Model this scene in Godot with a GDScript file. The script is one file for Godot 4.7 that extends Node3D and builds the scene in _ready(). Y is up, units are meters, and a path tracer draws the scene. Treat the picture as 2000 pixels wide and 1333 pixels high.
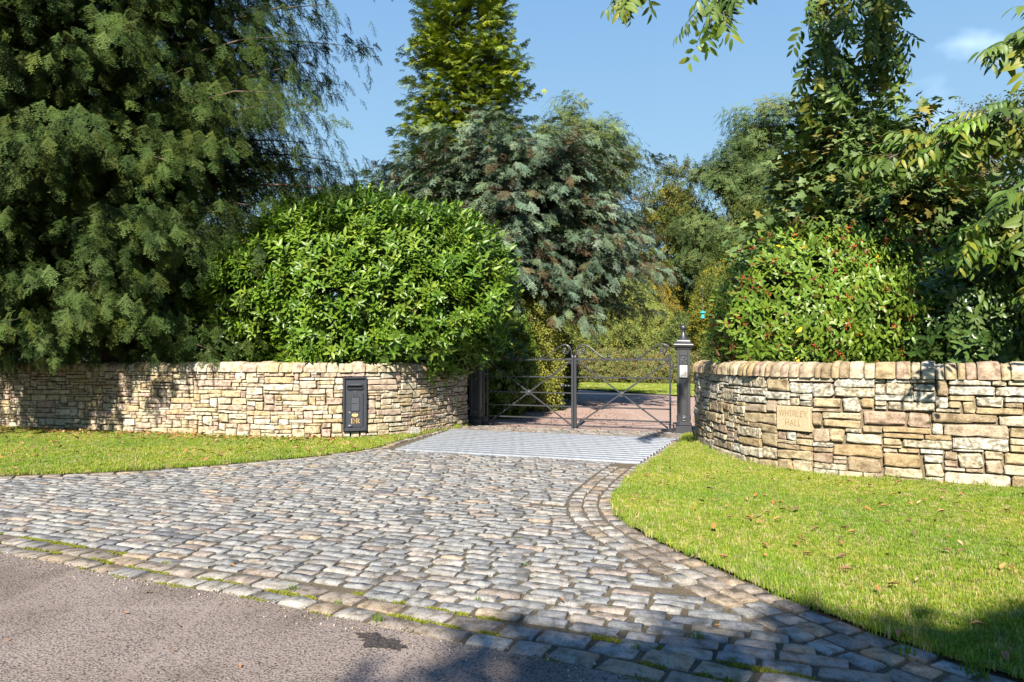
extends Node3D

var rng := RandomNumberGenerator.new()
var lump := FastNoiseLite.new()
var names := {}
const EYE := Vector3(0, 1.4, 0)

# ---------------------------------------------------------------- small helpers
func R(a: float, b: float) -> float:
	return rng.randf_range(a, b)

func lin(r: float, g: float, b: float) -> Color:          # a linear base colour, for vertex and copy colours
	return Color(r, g, b)

func V2(a: Array) -> PackedVector2Array:                   # [x, distance, x, distance ...] -> points on the ground plan (x, z)
	var p := PackedVector2Array()
	for i in range(0, a.size(), 2):
		p.append(Vector2(a[i], -a[i + 1]))
	return p

func numbered(n: String) -> String:
	if not names.has(n):
		names[n] = 0
		return n
	names[n] += 1
	return "%s_%03d" % [n, names[n]]

func tag(o: Node, label: String, category := "", group := "") -> void:
	o.set_meta("label", label)
	if category != "":
		o.set_meta("category", category)
	if group != "":
		o.set_meta("group", group)

func thing(n: String, label: String, category: String, at := Vector3.ZERO, group := "") -> Node3D:
	var o := Node3D.new()
	o.name = numbered(n)
	add_child(o)
	o.position = at
	tag(o, label, category, group)
	return o

func mi(n: String, m: Mesh, mat: Material, parent: Node = self) -> MeshInstance3D:
	var o := MeshInstance3D.new()
	o.mesh = m
	o.material_override = mat
	if parent == self:
		o.name = numbered(n)
	else:
		var k: int = parent.get_meta("n_" + n, 0)
		o.name = n if k == 0 else "%s_%03d" % [n, k]
		parent.set_meta("n_" + n, k + 1)
	parent.add_child(o, true)
	return o

func part(n: String, st: SurfaceTool, mat: Material, parent: Node, smooth := false) -> MeshInstance3D:
	return mi(n, done(st, smooth), mat, parent)

func S() -> SurfaceTool:
	var st := SurfaceTool.new()
	st.begin(Mesh.PRIMITIVE_TRIANGLES)
	return st

func done(st: SurfaceTool, _smooth := false) -> ArrayMesh:
	st.generate_normals()
	return st.commit()

func structure(n: String, st: SurfaceTool, mat: Material) -> MeshInstance3D:
	var o := mi(n, done(st), mat)
	o.set_meta("kind", "structure")
	return o

func quad(st: SurfaceTool, a: Vector3, b: Vector3, c: Vector3, d: Vector3) -> void:   # seen from the front: a b c d clockwise
	for p: Vector3 in [a, b, c, a, c, d]:
		st.add_vertex(p)

func tri(st: SurfaceTool, a: Vector3, b: Vector3, c: Vector3) -> void:
	st.add_vertex(a)
	st.add_vertex(b)
	st.add_vertex(c)

# a box with chamfered edges, flat shaded
func cbox(st: SurfaceTool, c: Vector3, size: Vector3, ch := 0.004, b := Basis.IDENTITY) -> void:
	st.set_smooth_group(-1)
	var h := size * 0.5
	ch = minf(ch, minf(h.x, minf(h.y, h.z)) * 0.8)
	var P := func(sx: int, sy: int, sz: int, ax: int) -> Vector3:
		var v := Vector3(sx * (h.x - (0.0 if ax == 0 else ch)), sy * (h.y - (0.0 if ax == 1 else ch)), sz * (h.z - (0.0 if ax == 2 else ch)))
		return c + b * v
	var out := func(p: Vector3, q: Vector3, r: Vector3) -> void:     # winds the triangle so that it faces away from the centre
		if (q - p).cross(r - p).dot(p + q + r - 3.0 * c) > 0.0:
			tri(st, p, r, q)
		else:
			tri(st, p, q, r)
	for s: int in [-1, 1]:
		for k: Array in [[-1, -1, -1, 1, 1, 1], [-1, -1, 1, 1, 1, -1]]:
			out.call(P.call(s, k[0], k[1], 0), P.call(s, k[2], k[3], 0), P.call(s, k[4], k[5], 0))
			out.call(P.call(k[0], s, k[1], 1), P.call(k[2], s, k[3], 1), P.call(k[4], s, k[5], 1))
			out.call(P.call(k[0], k[1], s, 2), P.call(k[2], k[3], s, 2), P.call(k[4], k[5], s, 2))
		for t: int in [-1, 1]:
			for e in 3:
				var A: Array = [[s, t, -1], [s, t, 1]] if e == 0 else ([[s, -1, t], [s, 1, t]] if e == 1 else [[-1, s, t], [1, s, t]])
				var f: Array = [[0, 1], [0, 2], [1, 2]][e]
				var p0: Vector3 = P.call(A[0][0], A[0][1], A[0][2], f[0])
				var p1: Vector3 = P.call(A[1][0], A[1][1], A[1][2], f[0])
				var q0: Vector3 = P.call(A[0][0], A[0][1], A[0][2], f[1])
				var q1: Vector3 = P.call(A[1][0], A[1][1], A[1][2], f[1])
				out.call(p0, p1, q1)
				out.call(p0, q1, q0)
			for u: int in [-1, 1]:
				out.call(P.call(s, t, u, 0), P.call(s, t, u, 1), P.call(s, t, u, 2))

func bar(st: SurfaceTool, a: Vector3, b: Vector3, w: float, t: float, ch := 0.003) -> void:   # a flat bar from a to b, w tall, t thick
	var y := (b - a).normalized()
	var z := Vector3(0, 0, 1)
	if absf(y.z) > 0.9:
		z = Vector3(0, 1, 0)
	var x := y.cross(z).normalized()
	z = x.cross(y)
	cbox(st, (a + b) * 0.5, Vector3(w, (b - a).length(), t), ch, Basis(x, y, z))

func lathe(st: SurfaceTool, c: Vector3, prof: Array, n := 16, b := Basis.IDENTITY) -> void:   # prof: [radius, height ...]
	st.set_smooth_group(0)
	for i in range(0, prof.size() - 2, 2):
		for k in n:
			var a0 := TAU * k / n
			var a1 := TAU * (k + 1) / n
			var d0 := Vector3(cos(a0), 0, sin(a0))
			var d1 := Vector3(cos(a1), 0, sin(a1))
			var lo := Vector3(0, prof[i + 1], 0)
			var hi := Vector3(0, prof[i + 3], 0)
			quad(st, c + b * (d0 * prof[i] + lo), c + b * (d1 * prof[i] + lo), c + b * (d1 * prof[i + 2] + hi), c + b * (d0 * prof[i + 2] + hi))

func tube(st: SurfaceTool, pts: PackedVector3Array, rad: PackedFloat32Array, n := 6) -> void:
	st.set_smooth_group(0)
	var up := Vector3(0.13, 0.2, 0.97).normalized()
	var prev := PackedVector3Array()
	for i in pts.size():
		var t := (pts[mini(i + 1, pts.size() - 1)] - pts[maxi(i - 1, 0)]).normalized()
		var x := t.cross(up).normalized()
		if x.length() < 0.5:
			x = t.cross(Vector3.RIGHT).normalized()
		up = x.cross(t)
		var ring := PackedVector3Array()
		for k in n:
			var a := TAU * k / n
			ring.append(pts[i] + (x * cos(a) + up * sin(a)) * rad[i])
		if i > 0:
			for k in n:
				var k1 := (k + 1) % n
				quad(st, prev[k], prev[k1], ring[k1], ring[k])
		prev = ring

func tube2(st: SurfaceTool, a: Vector3, b: Vector3, ra: float, rb: float, n := 6) -> void:
	tube(st, PackedVector3Array([a, b]), PackedFloat32Array([ra, rb]), n)

# ---------------------------------------------------------------- plan geometry
func smooth(p: PackedVector2Array, step := 0.15) -> PackedVector2Array:
	var r := PackedVector2Array()
	for i in p.size() - 1:
		var a := p[maxi(i - 1, 0)]
		var d := p[mini(i + 2, p.size() - 1)]
		var ch := p[i + 1] - p[i]
		var L := ch.length()
		var m0 := ((p[i] - a).normalized() + ch / L).normalized() * L
		var m1 := ((d - p[i + 1]).normalized() + ch / L).normalized() * L
		var n := maxi(1, int(L / step))
		for k in n:
			var f := float(k) / n
			r.append(p[i] + m0 * (f - 2 * f * f + f * f * f) + ch * (3 * f * f - 2 * f * f * f) + m1 * (f * f * f - f * f))
	r.append(p[p.size() - 1])
	return r

func offset(p: PackedVector2Array, by: float) -> PackedVector2Array:   # to the left of the walk, seen with z down the page
	var r := PackedVector2Array()
	for i in p.size():
		var t := (p[mini(i + 1, p.size() - 1)] - p[maxi(i - 1, 0)]).normalized()
		r.append(p[i] + Vector2(t.y, -t.x) * by)
	return r

func arc(p: PackedVector2Array) -> PackedFloat32Array:
	var s := PackedFloat32Array([0.0])
	for i in range(1, p.size()):
		s.append(s[i - 1] + p[i].distance_to(p[i - 1]))
	return s

func at_arc(p: PackedVector2Array, s: PackedFloat32Array, d: float) -> Array:   # [point, tangent]
	var i := clampi(s.bsearch(d) - 1, 0, p.size() - 2)
	var f := (d - s[i]) / maxf(s[i + 1] - s[i], 1e-5)
	var t := (p[i + 1] - p[i]).normalized()
	return [p[i].lerp(p[i + 1], f), t]

func nearest_arc(p: PackedVector2Array, s: PackedFloat32Array, q: Vector2) -> float:
	var best := 1e9
	var r := 0.0
	for i in p.size():
		if p[i].distance_squared_to(q) < best:
			best = p[i].distance_squared_to(q)
			r = s[i]
	return r

func sheet(poly: PackedVector2Array, y: float) -> SurfaceTool:
	var st := S()
	var ix := Geometry2D.triangulate_polygon(poly)
	for i in range(0, ix.size(), 3):
		var a := poly[ix[i]]
		var b := poly[ix[i + 1]]
		var c := poly[ix[i + 2]]
		if (b - a).cross(c - a) < 0:
			var w := b
			b = c
			c = w
		for p: Vector2 in [a, b, c]:
			st.add_vertex(Vector3(p.x, y, p.y))
	return st

func in_view(p: Vector3, slack := 1.0) -> bool:
	var d := -p.z
	return d > 0.5 and absf(p.x) < d * 0.714 * slack and (p.y - 1.4) < d * 0.51 * slack and (1.4 - p.y) < d * 0.46 * slack

# ---------------------------------------------------------------- materials
func noise_tex(freq: float, ramp: Array, size := 512, kind := FastNoiseLite.TYPE_SIMPLEX_SMOOTH, oct := 4, normal := 0.0, seed_ := 1) -> NoiseTexture2D:
	var n := FastNoiseLite.new()
	n.noise_type = kind
	n.frequency = freq
	n.fractal_octaves = oct
	n.seed = seed_
	if kind == FastNoiseLite.TYPE_CELLULAR:
		n.cellular_return_type = FastNoiseLite.RETURN_CELL_VALUE if oct == 0 else FastNoiseLite.RETURN_DISTANCE
		n.fractal_type = FastNoiseLite.FRACTAL_NONE
	var t := NoiseTexture2D.new()
	t.width = size
	t.height = size
	t.seamless = true
	t.noise = n
	if normal > 0.0:
		t.as_normal_map = true
		t.bump_strength = normal
	elif ramp.size():
		var g := Gradient.new()
		var off := PackedFloat32Array()
		var col := PackedColorArray()
		for i in range(0, ramp.size(), 2):
			off.append(ramp[i])
			col.append(ramp[i + 1])
		g.offsets = off
		g.colors = col
		t.color_ramp = g
	return t

func G(v: float) -> Color:
	return Color(v, v, v)

func mat(c: Color, rough := 0.8, metal := 0.0) -> StandardMaterial3D:   # c: linear base colour
	var m := StandardMaterial3D.new()
	m.albedo_color = c.linear_to_srgb()
	m.roughness = rough
	m.metallic = metal
	return m

func tri_tex(m: StandardMaterial3D, tex: Texture2D, scale: float, nrm: Texture2D = null, ns := 1.0) -> StandardMaterial3D:
	m.albedo_texture = tex
	m.uv1_triplanar = true
	m.uv1_world_triplanar = true
	m.uv1_scale = Vector3.ONE * scale
	if nrm:
		m.normal_enabled = true
		m.normal_texture = nrm
		m.normal_scale = ns
	return m

func detail(m: StandardMaterial3D, tex: Texture2D, scale: float) -> StandardMaterial3D:
	m.detail_enabled = true
	m.detail_blend_mode = BaseMaterial3D.BLEND_MODE_MUL
	m.detail_albedo = tex
	m.detail_uv_layer = BaseMaterial3D.DETAIL_UV_2
	m.uv2_triplanar = true
	m.uv2_world_triplanar = true
	m.uv2_scale = Vector3.ONE * scale
	return m

func leafmat(rough: float, spec: float, back: Color, vertex := true) -> StandardMaterial3D:
	var m := mat(Color(1, 1, 1), rough)
	m.vertex_color_use_as_albedo = vertex
	m.metallic_specular = spec
	m.backlight_enabled = true
	m.backlight = back
	m.cull_mode = BaseMaterial3D.CULL_DISABLED
	return m

var T_grain: Texture2D
var T_stain: Texture2D
var T_lichen: Texture2D
var N_stone: Texture2D
var N_fine: Texture2D

# ---------------------------------------------------------------- stones laid one by one
# x and y are of unit size and scaled by the copy; z is in metres, the face at z = 0
func block(aspect: float, h: float, depth: float, bevel: float, rough: float, corner: float, dome := 0.0, sm := false) -> ArrayMesh:
	var L := aspect * h
	var nx := clampi(int(round(aspect * 2.0)), 3, 6)
	var ny := 3
	var cs := [Vector2(-0.5, -0.5), Vector2(0.5, -0.5), Vector2(0.5, 0.5), Vector2(-0.5, 0.5)]
	for i in 4:
		cs[i] -= Vector2(signf(cs[i].x) * R(0, corner) / aspect, signf(cs[i].y) * R(0, corner))
	var ins := Vector2(bevel / L, bevel / h)
	var grid: Array = []
	for j in ny + 1:
		var row: Array = []
		for i in nx + 1:
			var u := float(i) / nx
			var v := float(j) / ny
			var edge := i == 0 or j == 0 or i == nx or j == ny
			if i == 1: u = ins.x * 1.6
			if i == nx - 1: u = 1.0 - ins.x * 1.6
			if j == 1: v = ins.y * 1.6
			if j == ny - 1: v = 1.0 - ins.y * 1.6
			var p: Vector2 = cs[0].lerp(cs[1], u).lerp(cs[3].lerp(cs[2], u), v)
			var z := R(-rough, rough) + dome * (1.0 - pow(absf(2 * u - 1), 3)) * (1.0 - pow(absf(2 * v - 1), 2))
			if edge:
				z = -bevel + R(-rough, rough) * 0.5
				p += Vector2(R(-1, 1) * 0.05 / aspect, R(-1, 1) * 0.05)
				if (i == 0 or i == nx) and (j == 0 or j == ny):
					p *= Vector2(1.0 - 0.5 * ins.x * 1.4, 1.0 - 0.5 * ins.y * 1.4)
					z -= bevel * 0.5
			else:
				p += Vector2(R(-1, 1) * 0.03 / aspect, R(-1, 1) * 0.03)
			row.append(Vector3(p.x, p.y, z))
		grid.append(row)
	var st := S()
	st.set_smooth_group(0 if sm else -1)
	for j in ny:
		for i in nx:
			var a: Vector3 = grid[j][i]
			var b: Vector3 = grid[j][i + 1]
			var c: Vector3 = grid[j + 1][i + 1]
			var d: Vector3 = grid[j + 1][i]
			if (i + j) % 2 == 0:
				quad(st, a, d, c, b)
			else:
				quad(st, d, c, b, a)
	st.set_smooth_group(-1)
	var rim: Array = []
	for i in nx: rim.append(grid[0][i])
	for j in ny: rim.append(grid[j][nx])
	for i in range(nx, 0, -1): rim.append(grid[ny][i])
	for j in range(ny, 0, -1): rim.append(grid[j][0])
	for k in rim.size():
		var a: Vector3 = rim[k]
		var b: Vector3 = rim[(k + 1) % rim.size()]
		quad(st, a, b, Vector3(b.x, b.y, -depth), Vector3(a.x, a.y, -depth))
	return done(st)

# items: [Transform3D in the world, mesh number, tone number]; the 300 that show largest are nodes, the rest one mesh
func pieces(parent: Node3D, n: String, meshes: Array, mats: Array, tones: Array, items: Array, rest_name: String, rest_mat: Material, limit := 300) -> void:
	var seen_ := []
	for i in items.size():
		var t: Transform3D = items[i][0]
		var area := t.basis.x.length() * t.basis.y.length()
		var d := t.origin.distance_to(EYE)
		seen_.append([(area / (d * d)) * (1.0 if in_view(t.origin, 1.0) else 0.001), i])
	seen_.sort_custom(func(a, b): return a[0] > b[0] if a[0] != b[0] else a[1] < b[1])
	var here := parent.position
	var pv := PackedVector3Array()
	var pn := PackedVector3Array()
	var pc := PackedColorArray()
	var cache := {}
	for k in seen_.size():
		var it: Array = items[seen_[k][1]]
		var t: Transform3D = it[0]
		t.origin -= here
		if k < limit:
			var o := mi(n, meshes[it[1]], mats[it[2]], parent)
			o.transform = t
			continue
		if not cache.has(it[1]):
			cache[it[1]] = (meshes[it[1]] as ArrayMesh).surface_get_arrays(0)
		var arr: Array = cache[it[1]]
		var vs: PackedVector3Array = arr[Mesh.ARRAY_VERTEX]
		var ns: PackedVector3Array = arr[Mesh.ARRAY_NORMAL]
		var nb := t.basis.inverse().transposed()
		var c: Color = tones[it[2]]
		pv.append_array(t * vs)
		for q in ns:
			pn.append((nb * q).normalized())
			pc.append(c)
	if pv.size():
		var am := ArrayMesh.new()
		var a := []
		a.resize(Mesh.ARRAY_MAX)
		a[Mesh.ARRAY_VERTEX] = pv
		a[Mesh.ARRAY_NORMAL] = pn
		a[Mesh.ARRAY_COLOR] = pc
		am.add_surface_from_arrays(Mesh.PRIMITIVE_TRIANGLES, a)
		var o := mi(rest_name, am, rest_mat, parent)
		o.set_meta("kind", "stuff")

# random rubble: always fills the lowest gap of the stones laid so far
func rubble(length: float, height: float, hs: Array, lmin: float, lmax: float, keep: Array) -> Array:
	var cuts: Array = [0.0]
	for k in keep:
		cuts.append_array([k[0], k[1]])
	cuts.append(length)
	var sky: Array = []
	for i in cuts.size() - 1:
		if cuts[i + 1] - cuts[i] > 0.001:
			sky.append([cuts[i], cuts[i + 1], 0.0])
	var out: Array = []
	var guard := 0
	while guard < 6000:
		guard += 1
		var lo := 0
		for i in sky.size():
			if sky[i][2] < sky[lo][2] - 0.0005:
				lo = i
		var base: float = sky[lo][2]
		if base >= height - 0.004:
			break
		while lo + 1 < sky.size() and absf(sky[lo + 1][2] - base) < 0.006 and not _kept(keep, sky[lo][1], base):
			sky[lo][1] = sky[lo + 1][1]
			sky.remove_at(lo + 1)
		var a: float = sky[lo][0]
		var b: float = sky[lo][1]
		var top := height
		var skip := false
		for k in keep:
			if a > k[0] - 0.01 and b < k[1] + 0.01:
				if base > k[2] - 0.02 and base < k[3] - 0.001:
					sky[lo][2] = k[3]
					skip = true
				elif base <= k[2] - 0.02:
					top = k[2]
		if skip:
			continue
		var w := b - a
		var h: float = hs[rng.randi() % hs.size()] * R(0.85, 1.15)
		var L := clampf(h * R(1.6, 6.0), lmin, lmax)
		if rng.randf() < 0.12:
			h = R(0.13, 0.19)
			L = h * R(0.8, 1.6)
		if w < lmin * 1.6 or w - L < lmin:
			L = w
			if L > lmax:
				L = w * R(0.42, 0.58)
		var left := sky[lo - 1][2] as float if lo > 0 else 1e9
		var right := sky[lo + 1][2] as float if lo + 1 < sky.size() else 1e9
		if L < 0.1:
			h = minf(h, 0.11)
		for other: float in [left, right]:
			if absf(base + h - other) < 0.035 and other - base > 0.025:
				h = other - base
		if top - base - h < 0.045:
			h = top - base
			if h > 0.2:
				h *= 0.5
		if rng.randf() < 0.5 or L >= w - 0.001:
			out.append([a, a + L, base, base + h])
			sky[lo] = [a, a + L, base + h]
			if L < w - 0.001:
				sky.insert(lo + 1, [a + L, b, base])
		else:
			out.append([b - L, b, base, base + h])
			sky[lo] = [a, b - L, base]
			sky.insert(lo + 1, [b - L, b, base + h])
	return out

func _kept(keep: Array, x: float, base: float) -> bool:
	for k in keep:
		if (absf(x - k[0]) < 0.01 or absf(x - k[1]) < 0.01) and base < k[3] - 0.01:
			return true
	return false

func wall(root: Node3D, line: PackedVector2Array, height: float, hs: Array, lmax: float, keep: Array, tones: Array, lichen_tones: Array, cope_w: Array, cope_h: float, side: float) -> void:
	var s := arc(line)
	var total: float = s[s.size() - 1]
	var meshes: Array = []
	for a: float in [1.0, 2.0, 3.6, 6.5]:
		for k in 5:
			meshes.append(block(a, 0.1, 0.16, 0.009, 0.008, 0.13))
	var mats: Array = []
	var cols: Array = []
	for c: Color in tones:
		var m := tri_tex(mat(c, 0.9), T_grain, 1.9, N_stone, 1.0)
		detail(m, T_stain, 0.9)
		mats.append(m)
		cols.append(c)
	for c: Color in lichen_tones:
		var m := tri_tex(mat(c, 0.9), T_lichen, 1.3, N_stone, 1.0)
		detail(m, T_stain, 0.9)
		mats.append(m)
		cols.append(c)
	var rest := tri_tex(mat(Color(1, 1, 1), 0.9), T_grain, 1.9, N_stone, 1.0)
	detail(rest, T_stain, 0.9)
	rest.vertex_color_use_as_albedo = true
	var items: Array = []
	var stones: Array = rubble(total, height, hs, 0.09, lmax, keep)
	for q in stones:
		var L: float = q[1] - q[0]
		var h: float = q[3] - q[2]
		var mid: float = (q[0] + q[1]) * 0.5
		var at := at_arc(line, s, mid)
		var p: Vector2 = at[0]
		var t: Vector2 = (at_arc(line, s, minf(q[1], total - 0.001))[0] - at_arc(line, s, maxf(q[0], 0.001))[0]).normalized()
		var nrm := Vector2(t.y, -t.x) * side
		var y: float = (q[2] + q[3]) * 0.5
		# the courses wander a little
		y += 0.012 * sin(mid * 2.1 + y * 3.0) * sin(PI * clampf(y / height, 0, 1))
		var gap := R(0.001, 0.008)
		var bx := Vector3(t.x, 0, t.y)
		var bz := Vector3(nrm.x, 0, nrm.y)
		if bx.cross(Vector3.UP).dot(bz) < 0:
			bx = -bx
		var b := Basis(bx, Vector3.UP, bz)
		b = b * Basis.from_euler(Vector3(R(-0.05, 0.05), R(-0.04, 0.04), R(-0.016, 0.016)))
		var xf := Transform3D(Basis(b.x * maxf(L - gap, 0.03), b.y * maxf(h - gap, 0.02), b.z), Vector3(p.x, y, p.y) + bz * (R(-0.012, 0.016)))
		var asp := L / h
		var cls := 0 if asp < 1.45 else (1 if asp < 2.7 else (2 if asp < 4.8 else 3))
		var tone := rng.randi() % tones.size()
		if lichen_tones.size() and (y > height - 0.36 and rng.randf() < 0.7 or rng.randf() < 0.2):
			tone = tones.size() + rng.randi() % lichen_tones.size()
		items.append([xf, cls * 5 + rng.randi() % 5, tone])
	pieces(root, "stone", meshes, mats, cols, items, "small_stones", rest)
	# coping stones set on edge
	var cm: Array = []
	for k in 7:
		cm.append(coping_mesh(cope_h))
	var citems: Array = []
	var d := 0.0
	while d < total - 0.05:
		var w := minf(R(cope_w[0], cope_w[1]), total - d)
		if rng.randf() < 0.25:
			w = minf(w * 1.5, total - d)
		var at := at_arc(line, s, d + w * 0.5)
		var p: Vector2 = at[0]
		var t: Vector2 = at[1]
		var nrm := Vector2(t.y, -t.x) * side
		var bx := Vector3(t.x, 0, t.y)
		var bz := Vector3(nrm.x, 0, nrm.y)
		if bx.cross(Vector3.UP).dot(bz) < 0:
			bx = -bx
		var b := Basis(bx, Vector3.UP, bz) * Basis.from_euler(Vector3(R(-0.02, 0.02), R(-0.03, 0.03), R(-0.03, 0.03)))
		citems.append([Transform3D(Basis(b.x * (w - R(0.004, 0.014)), b.y * R(0.92, 1.08), b.z), Vector3(p.x, height - 0.004, p.y) + bz * R(0.0, 0.03)), rng.randi() % cm.size(), rng.randi() % tones.size()])
		d += w
	pieces(root, "coping_stone", cm, mats, cols, citems, "far_coping_stones", rest)
	# the packed heart of the wall behind the stones
	var st := S()
	var step := 3
	for i in range(0, line.size() - step, step):
		var j := mini(i + step, line.size() - 1)
		var q: Array = []
		for k: int in [i, j]:
			var t: Vector2 = (line[mini(k + 1, line.size() - 1)] - line[maxi(k - 1, 0)]).normalized()
			var nrm := Vector2(t.y, -t.x) * side
			q.append(line[k] - nrm * 0.045)
			q.append(line[k] - nrm * 0.36)
		for f: Array in [[0, 2], [1, 3]]:
			var a: Vector2 = q[f[0]]
			var b2: Vector2 = q[f[1]]
			quad(st, Vector3(a.x, -0.08, a.y), Vector3(a.x, height, a.y), Vector3(b2.x, height, b2.y), Vector3(b2.x, -0.08, b2.y))
		quad(st, Vector3(q[0].x, height, q[0].y), Vector3(q[1].x, height, q[1].y), Vector3(q[3].x, height, q[3].y), Vector3(q[2].x, height, q[2].y))
		for e: Array in ([[0, 1]] if i == 0 else []):
			quad(st, Vector3(q[0].x, -0.08, q[0].y), Vector3(q[0].x, height, q[0].y), Vector3(q[1].x, height, q[1].y), Vector3(q[1].x, -0.08, q[1].y))
	var core := part("wall_core", st, tri_tex(mat(lin(0.15, 0.115, 0.07), 1.0), T_grain, 2.0, N_stone, 1.0), root)
	core.position = -root.position

func coping_mesh(h: float) -> ArrayMesh:
	var st := S()
	st.set_smooth_group(0)
	var prof: Array = []
	for k in 9:
		var a := PI * k / 8.0
		prof.append(Vector2(-0.165 + cos(a) * 0.185 * R(0.97, 1.03), h * 0.34 + pow(sin(a), 0.75) * h * 0.66 * R(0.95, 1.05)))
	prof.insert(0, Vector2(0.02, 0.0))
	prof.append(Vector2(-0.35, 0.0))
	var xs := [-0.5, -0.40, R(-0.1, 0.1), 0.40, 0.5]
	var rows: Array = []
	for i in 5:
		var row: Array = []
		var k := 0.91 if i == 0 or i == 4 else R(0.985, 1.015)
		for p: Vector2 in prof:
			var q := (p - Vector2(-0.165, h * 0.4)) * k + Vector2(-0.165, h * 0.4)
			row.append(Vector3(xs[i] + R(-0.02, 0.02), maxf(q.y + R(-0.004, 0.004), 0.0), q.x + R(-0.004, 0.004)))
		rows.append(row)
	for i in 4:
		for k in prof.size() - 1:
			quad(st, rows[i][k], rows[i][k + 1], rows[i + 1][k + 1], rows[i + 1][k])
	st.set_smooth_group(-1)
	for i: int in [0, 4]:
		for k in range(1, prof.size() - 1):
			if i == 0:
				tri(st, rows[i][0], rows[i][k + 1], rows[i][k])
			else:
				tri(st, rows[i][0], rows[i][k], rows[i][k + 1])
	return done(st)

# ---------------------------------------------------------------- leaves and sprigs: growth along +y, upper side +z
func frame(dir: Vector3, face: Vector3) -> Basis:
	var y := dir.normalized()
	var z := face - y * face.dot(y)
	if z.length() < 0.01:
		z = Vector3(0.3, 0.5, 0.8) - y * Vector3(0.3, 0.5, 0.8).dot(y)
	z = z.normalized()
	return Basis(y.cross(z), y, z)

func leaf_into(st: SurfaceTool, t: Transform3D, L: float, W: float, fold := 0.25, curl := 0.25) -> void:
	st.set_smooth_group(0)
	var prof := [0.0, 0.85, 1.0, 0.62, 0.0]
	var ts := [0.0, 0.22, 0.5, 0.78, 1.0]
	var rows: Array = []
	for i in 5:
		var y: float = ts[i] * L
		var z: float = -curl * L * ts[i] * ts[i]
		var w: float = W * 0.5 * prof[i]
		rows.append([t * Vector3(-w, y, z + w * fold), t * Vector3(0, y, z), t * Vector3(w, y, z + w * fold)])
	for i in 4:
		for k in 2:
			if i == 0:
				tri(st, rows[0][1], rows[1][k], rows[1][k + 1])
			elif i == 3:
				tri(st, rows[3][k], rows[4][1], rows[3][k + 1])
			else:
				quad(st, rows[i][k], rows[i + 1][k], rows[i + 1][k + 1], rows[i][k + 1])

func leaflet(st: SurfaceTool, t: Transform3D, L: float, W: float) -> void:     # two triangles
	st.set_smooth_group(-1)
	var a := t * Vector3.ZERO
	var b := t * Vector3(0, L, -0.1 * L)
	var m := t * Vector3(-W * 0.5, L * 0.45, 0.1 * W)
	var n := t * Vector3(W * 0.5, L * 0.45, 0.1 * W)
	tri(st, a, m, n)
	tri(st, m, b, n)

func lobed_into(st: SurfaceTool, t: Transform3D, L: float) -> void:
	st.set_smooth_group(0)
	var o := [0.0, 0.12, 0.22, 0.02, 0.55, 0.1, 0.30, 0.34, 0.50, 0.62, 0.20, 0.66, 0.0, 1.0]
	var pts: Array = []
	for i in range(0, o.size(), 2):
		pts.append(Vector3(o[i] * L, o[i + 1] * L, (-0.22 * o[i] - 0.15 * o[i + 1] * o[i + 1]) * L))
	var c := t * Vector3(0, 0.35 * L, 0)
	for i in pts.size() - 1:
		var a: Vector3 = pts[i]
		var b: Vector3 = pts[i + 1]
		tri(st, c, t * b, t * a)
		tri(st, c, t * Vector3(-a.x, a.y, a.z), t * Vector3(-b.x, b.y, b.z))

func needle_spray(length: float, shoots: int, shoot_len: float, needle: float, width: float, gap: float, sag: float) -> ArrayMesh:
	var st := S()
	st.set_smooth_group(-1)
	for k in range(-1, shoots):
		var t := float(k + 1) / (shoots + 1)
		var o := Vector3(0, 0, 0)
		var dir := Vector3(0, 1, 0)
		var L := length
		if k >= 0:
			o = Vector3(0, t * length, -sag * t * t * length)
			var side := 1.0 if k % 2 == 0 else -1.0
			dir = Vector3(side * R(0.6, 0.95), R(0.5, 0.9), R(-0.35, 0.25)).normalized()
			L = shoot_len * (1.0 - 0.55 * t) * R(0.75, 1.2)
		var n := int(L / gap)
		var b := frame(dir, Vector3(R(-0.3, 0.3), 0, 1))
		for i in n:
			var s := (i + 0.5) / n
			var p := o + dir * L * s
			if k < 0:
				p.z -= sag * s * s * length
			else:
				p.z -= 0.25 * L * s * s
			for sd: float in [-1.0, 1.0]:
				var nd := (b.x * sd * R(0.7, 1.0) + b.y * R(0.5, 0.9) + b.z * R(-0.25, 0.45)).normalized()
				var q := p + nd * needle * R(0.8, 1.15)
				var wv := b.y * width
				tri(st, p - wv * 0.5, q, p + wv * 0.5)
	return done(st)

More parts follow.
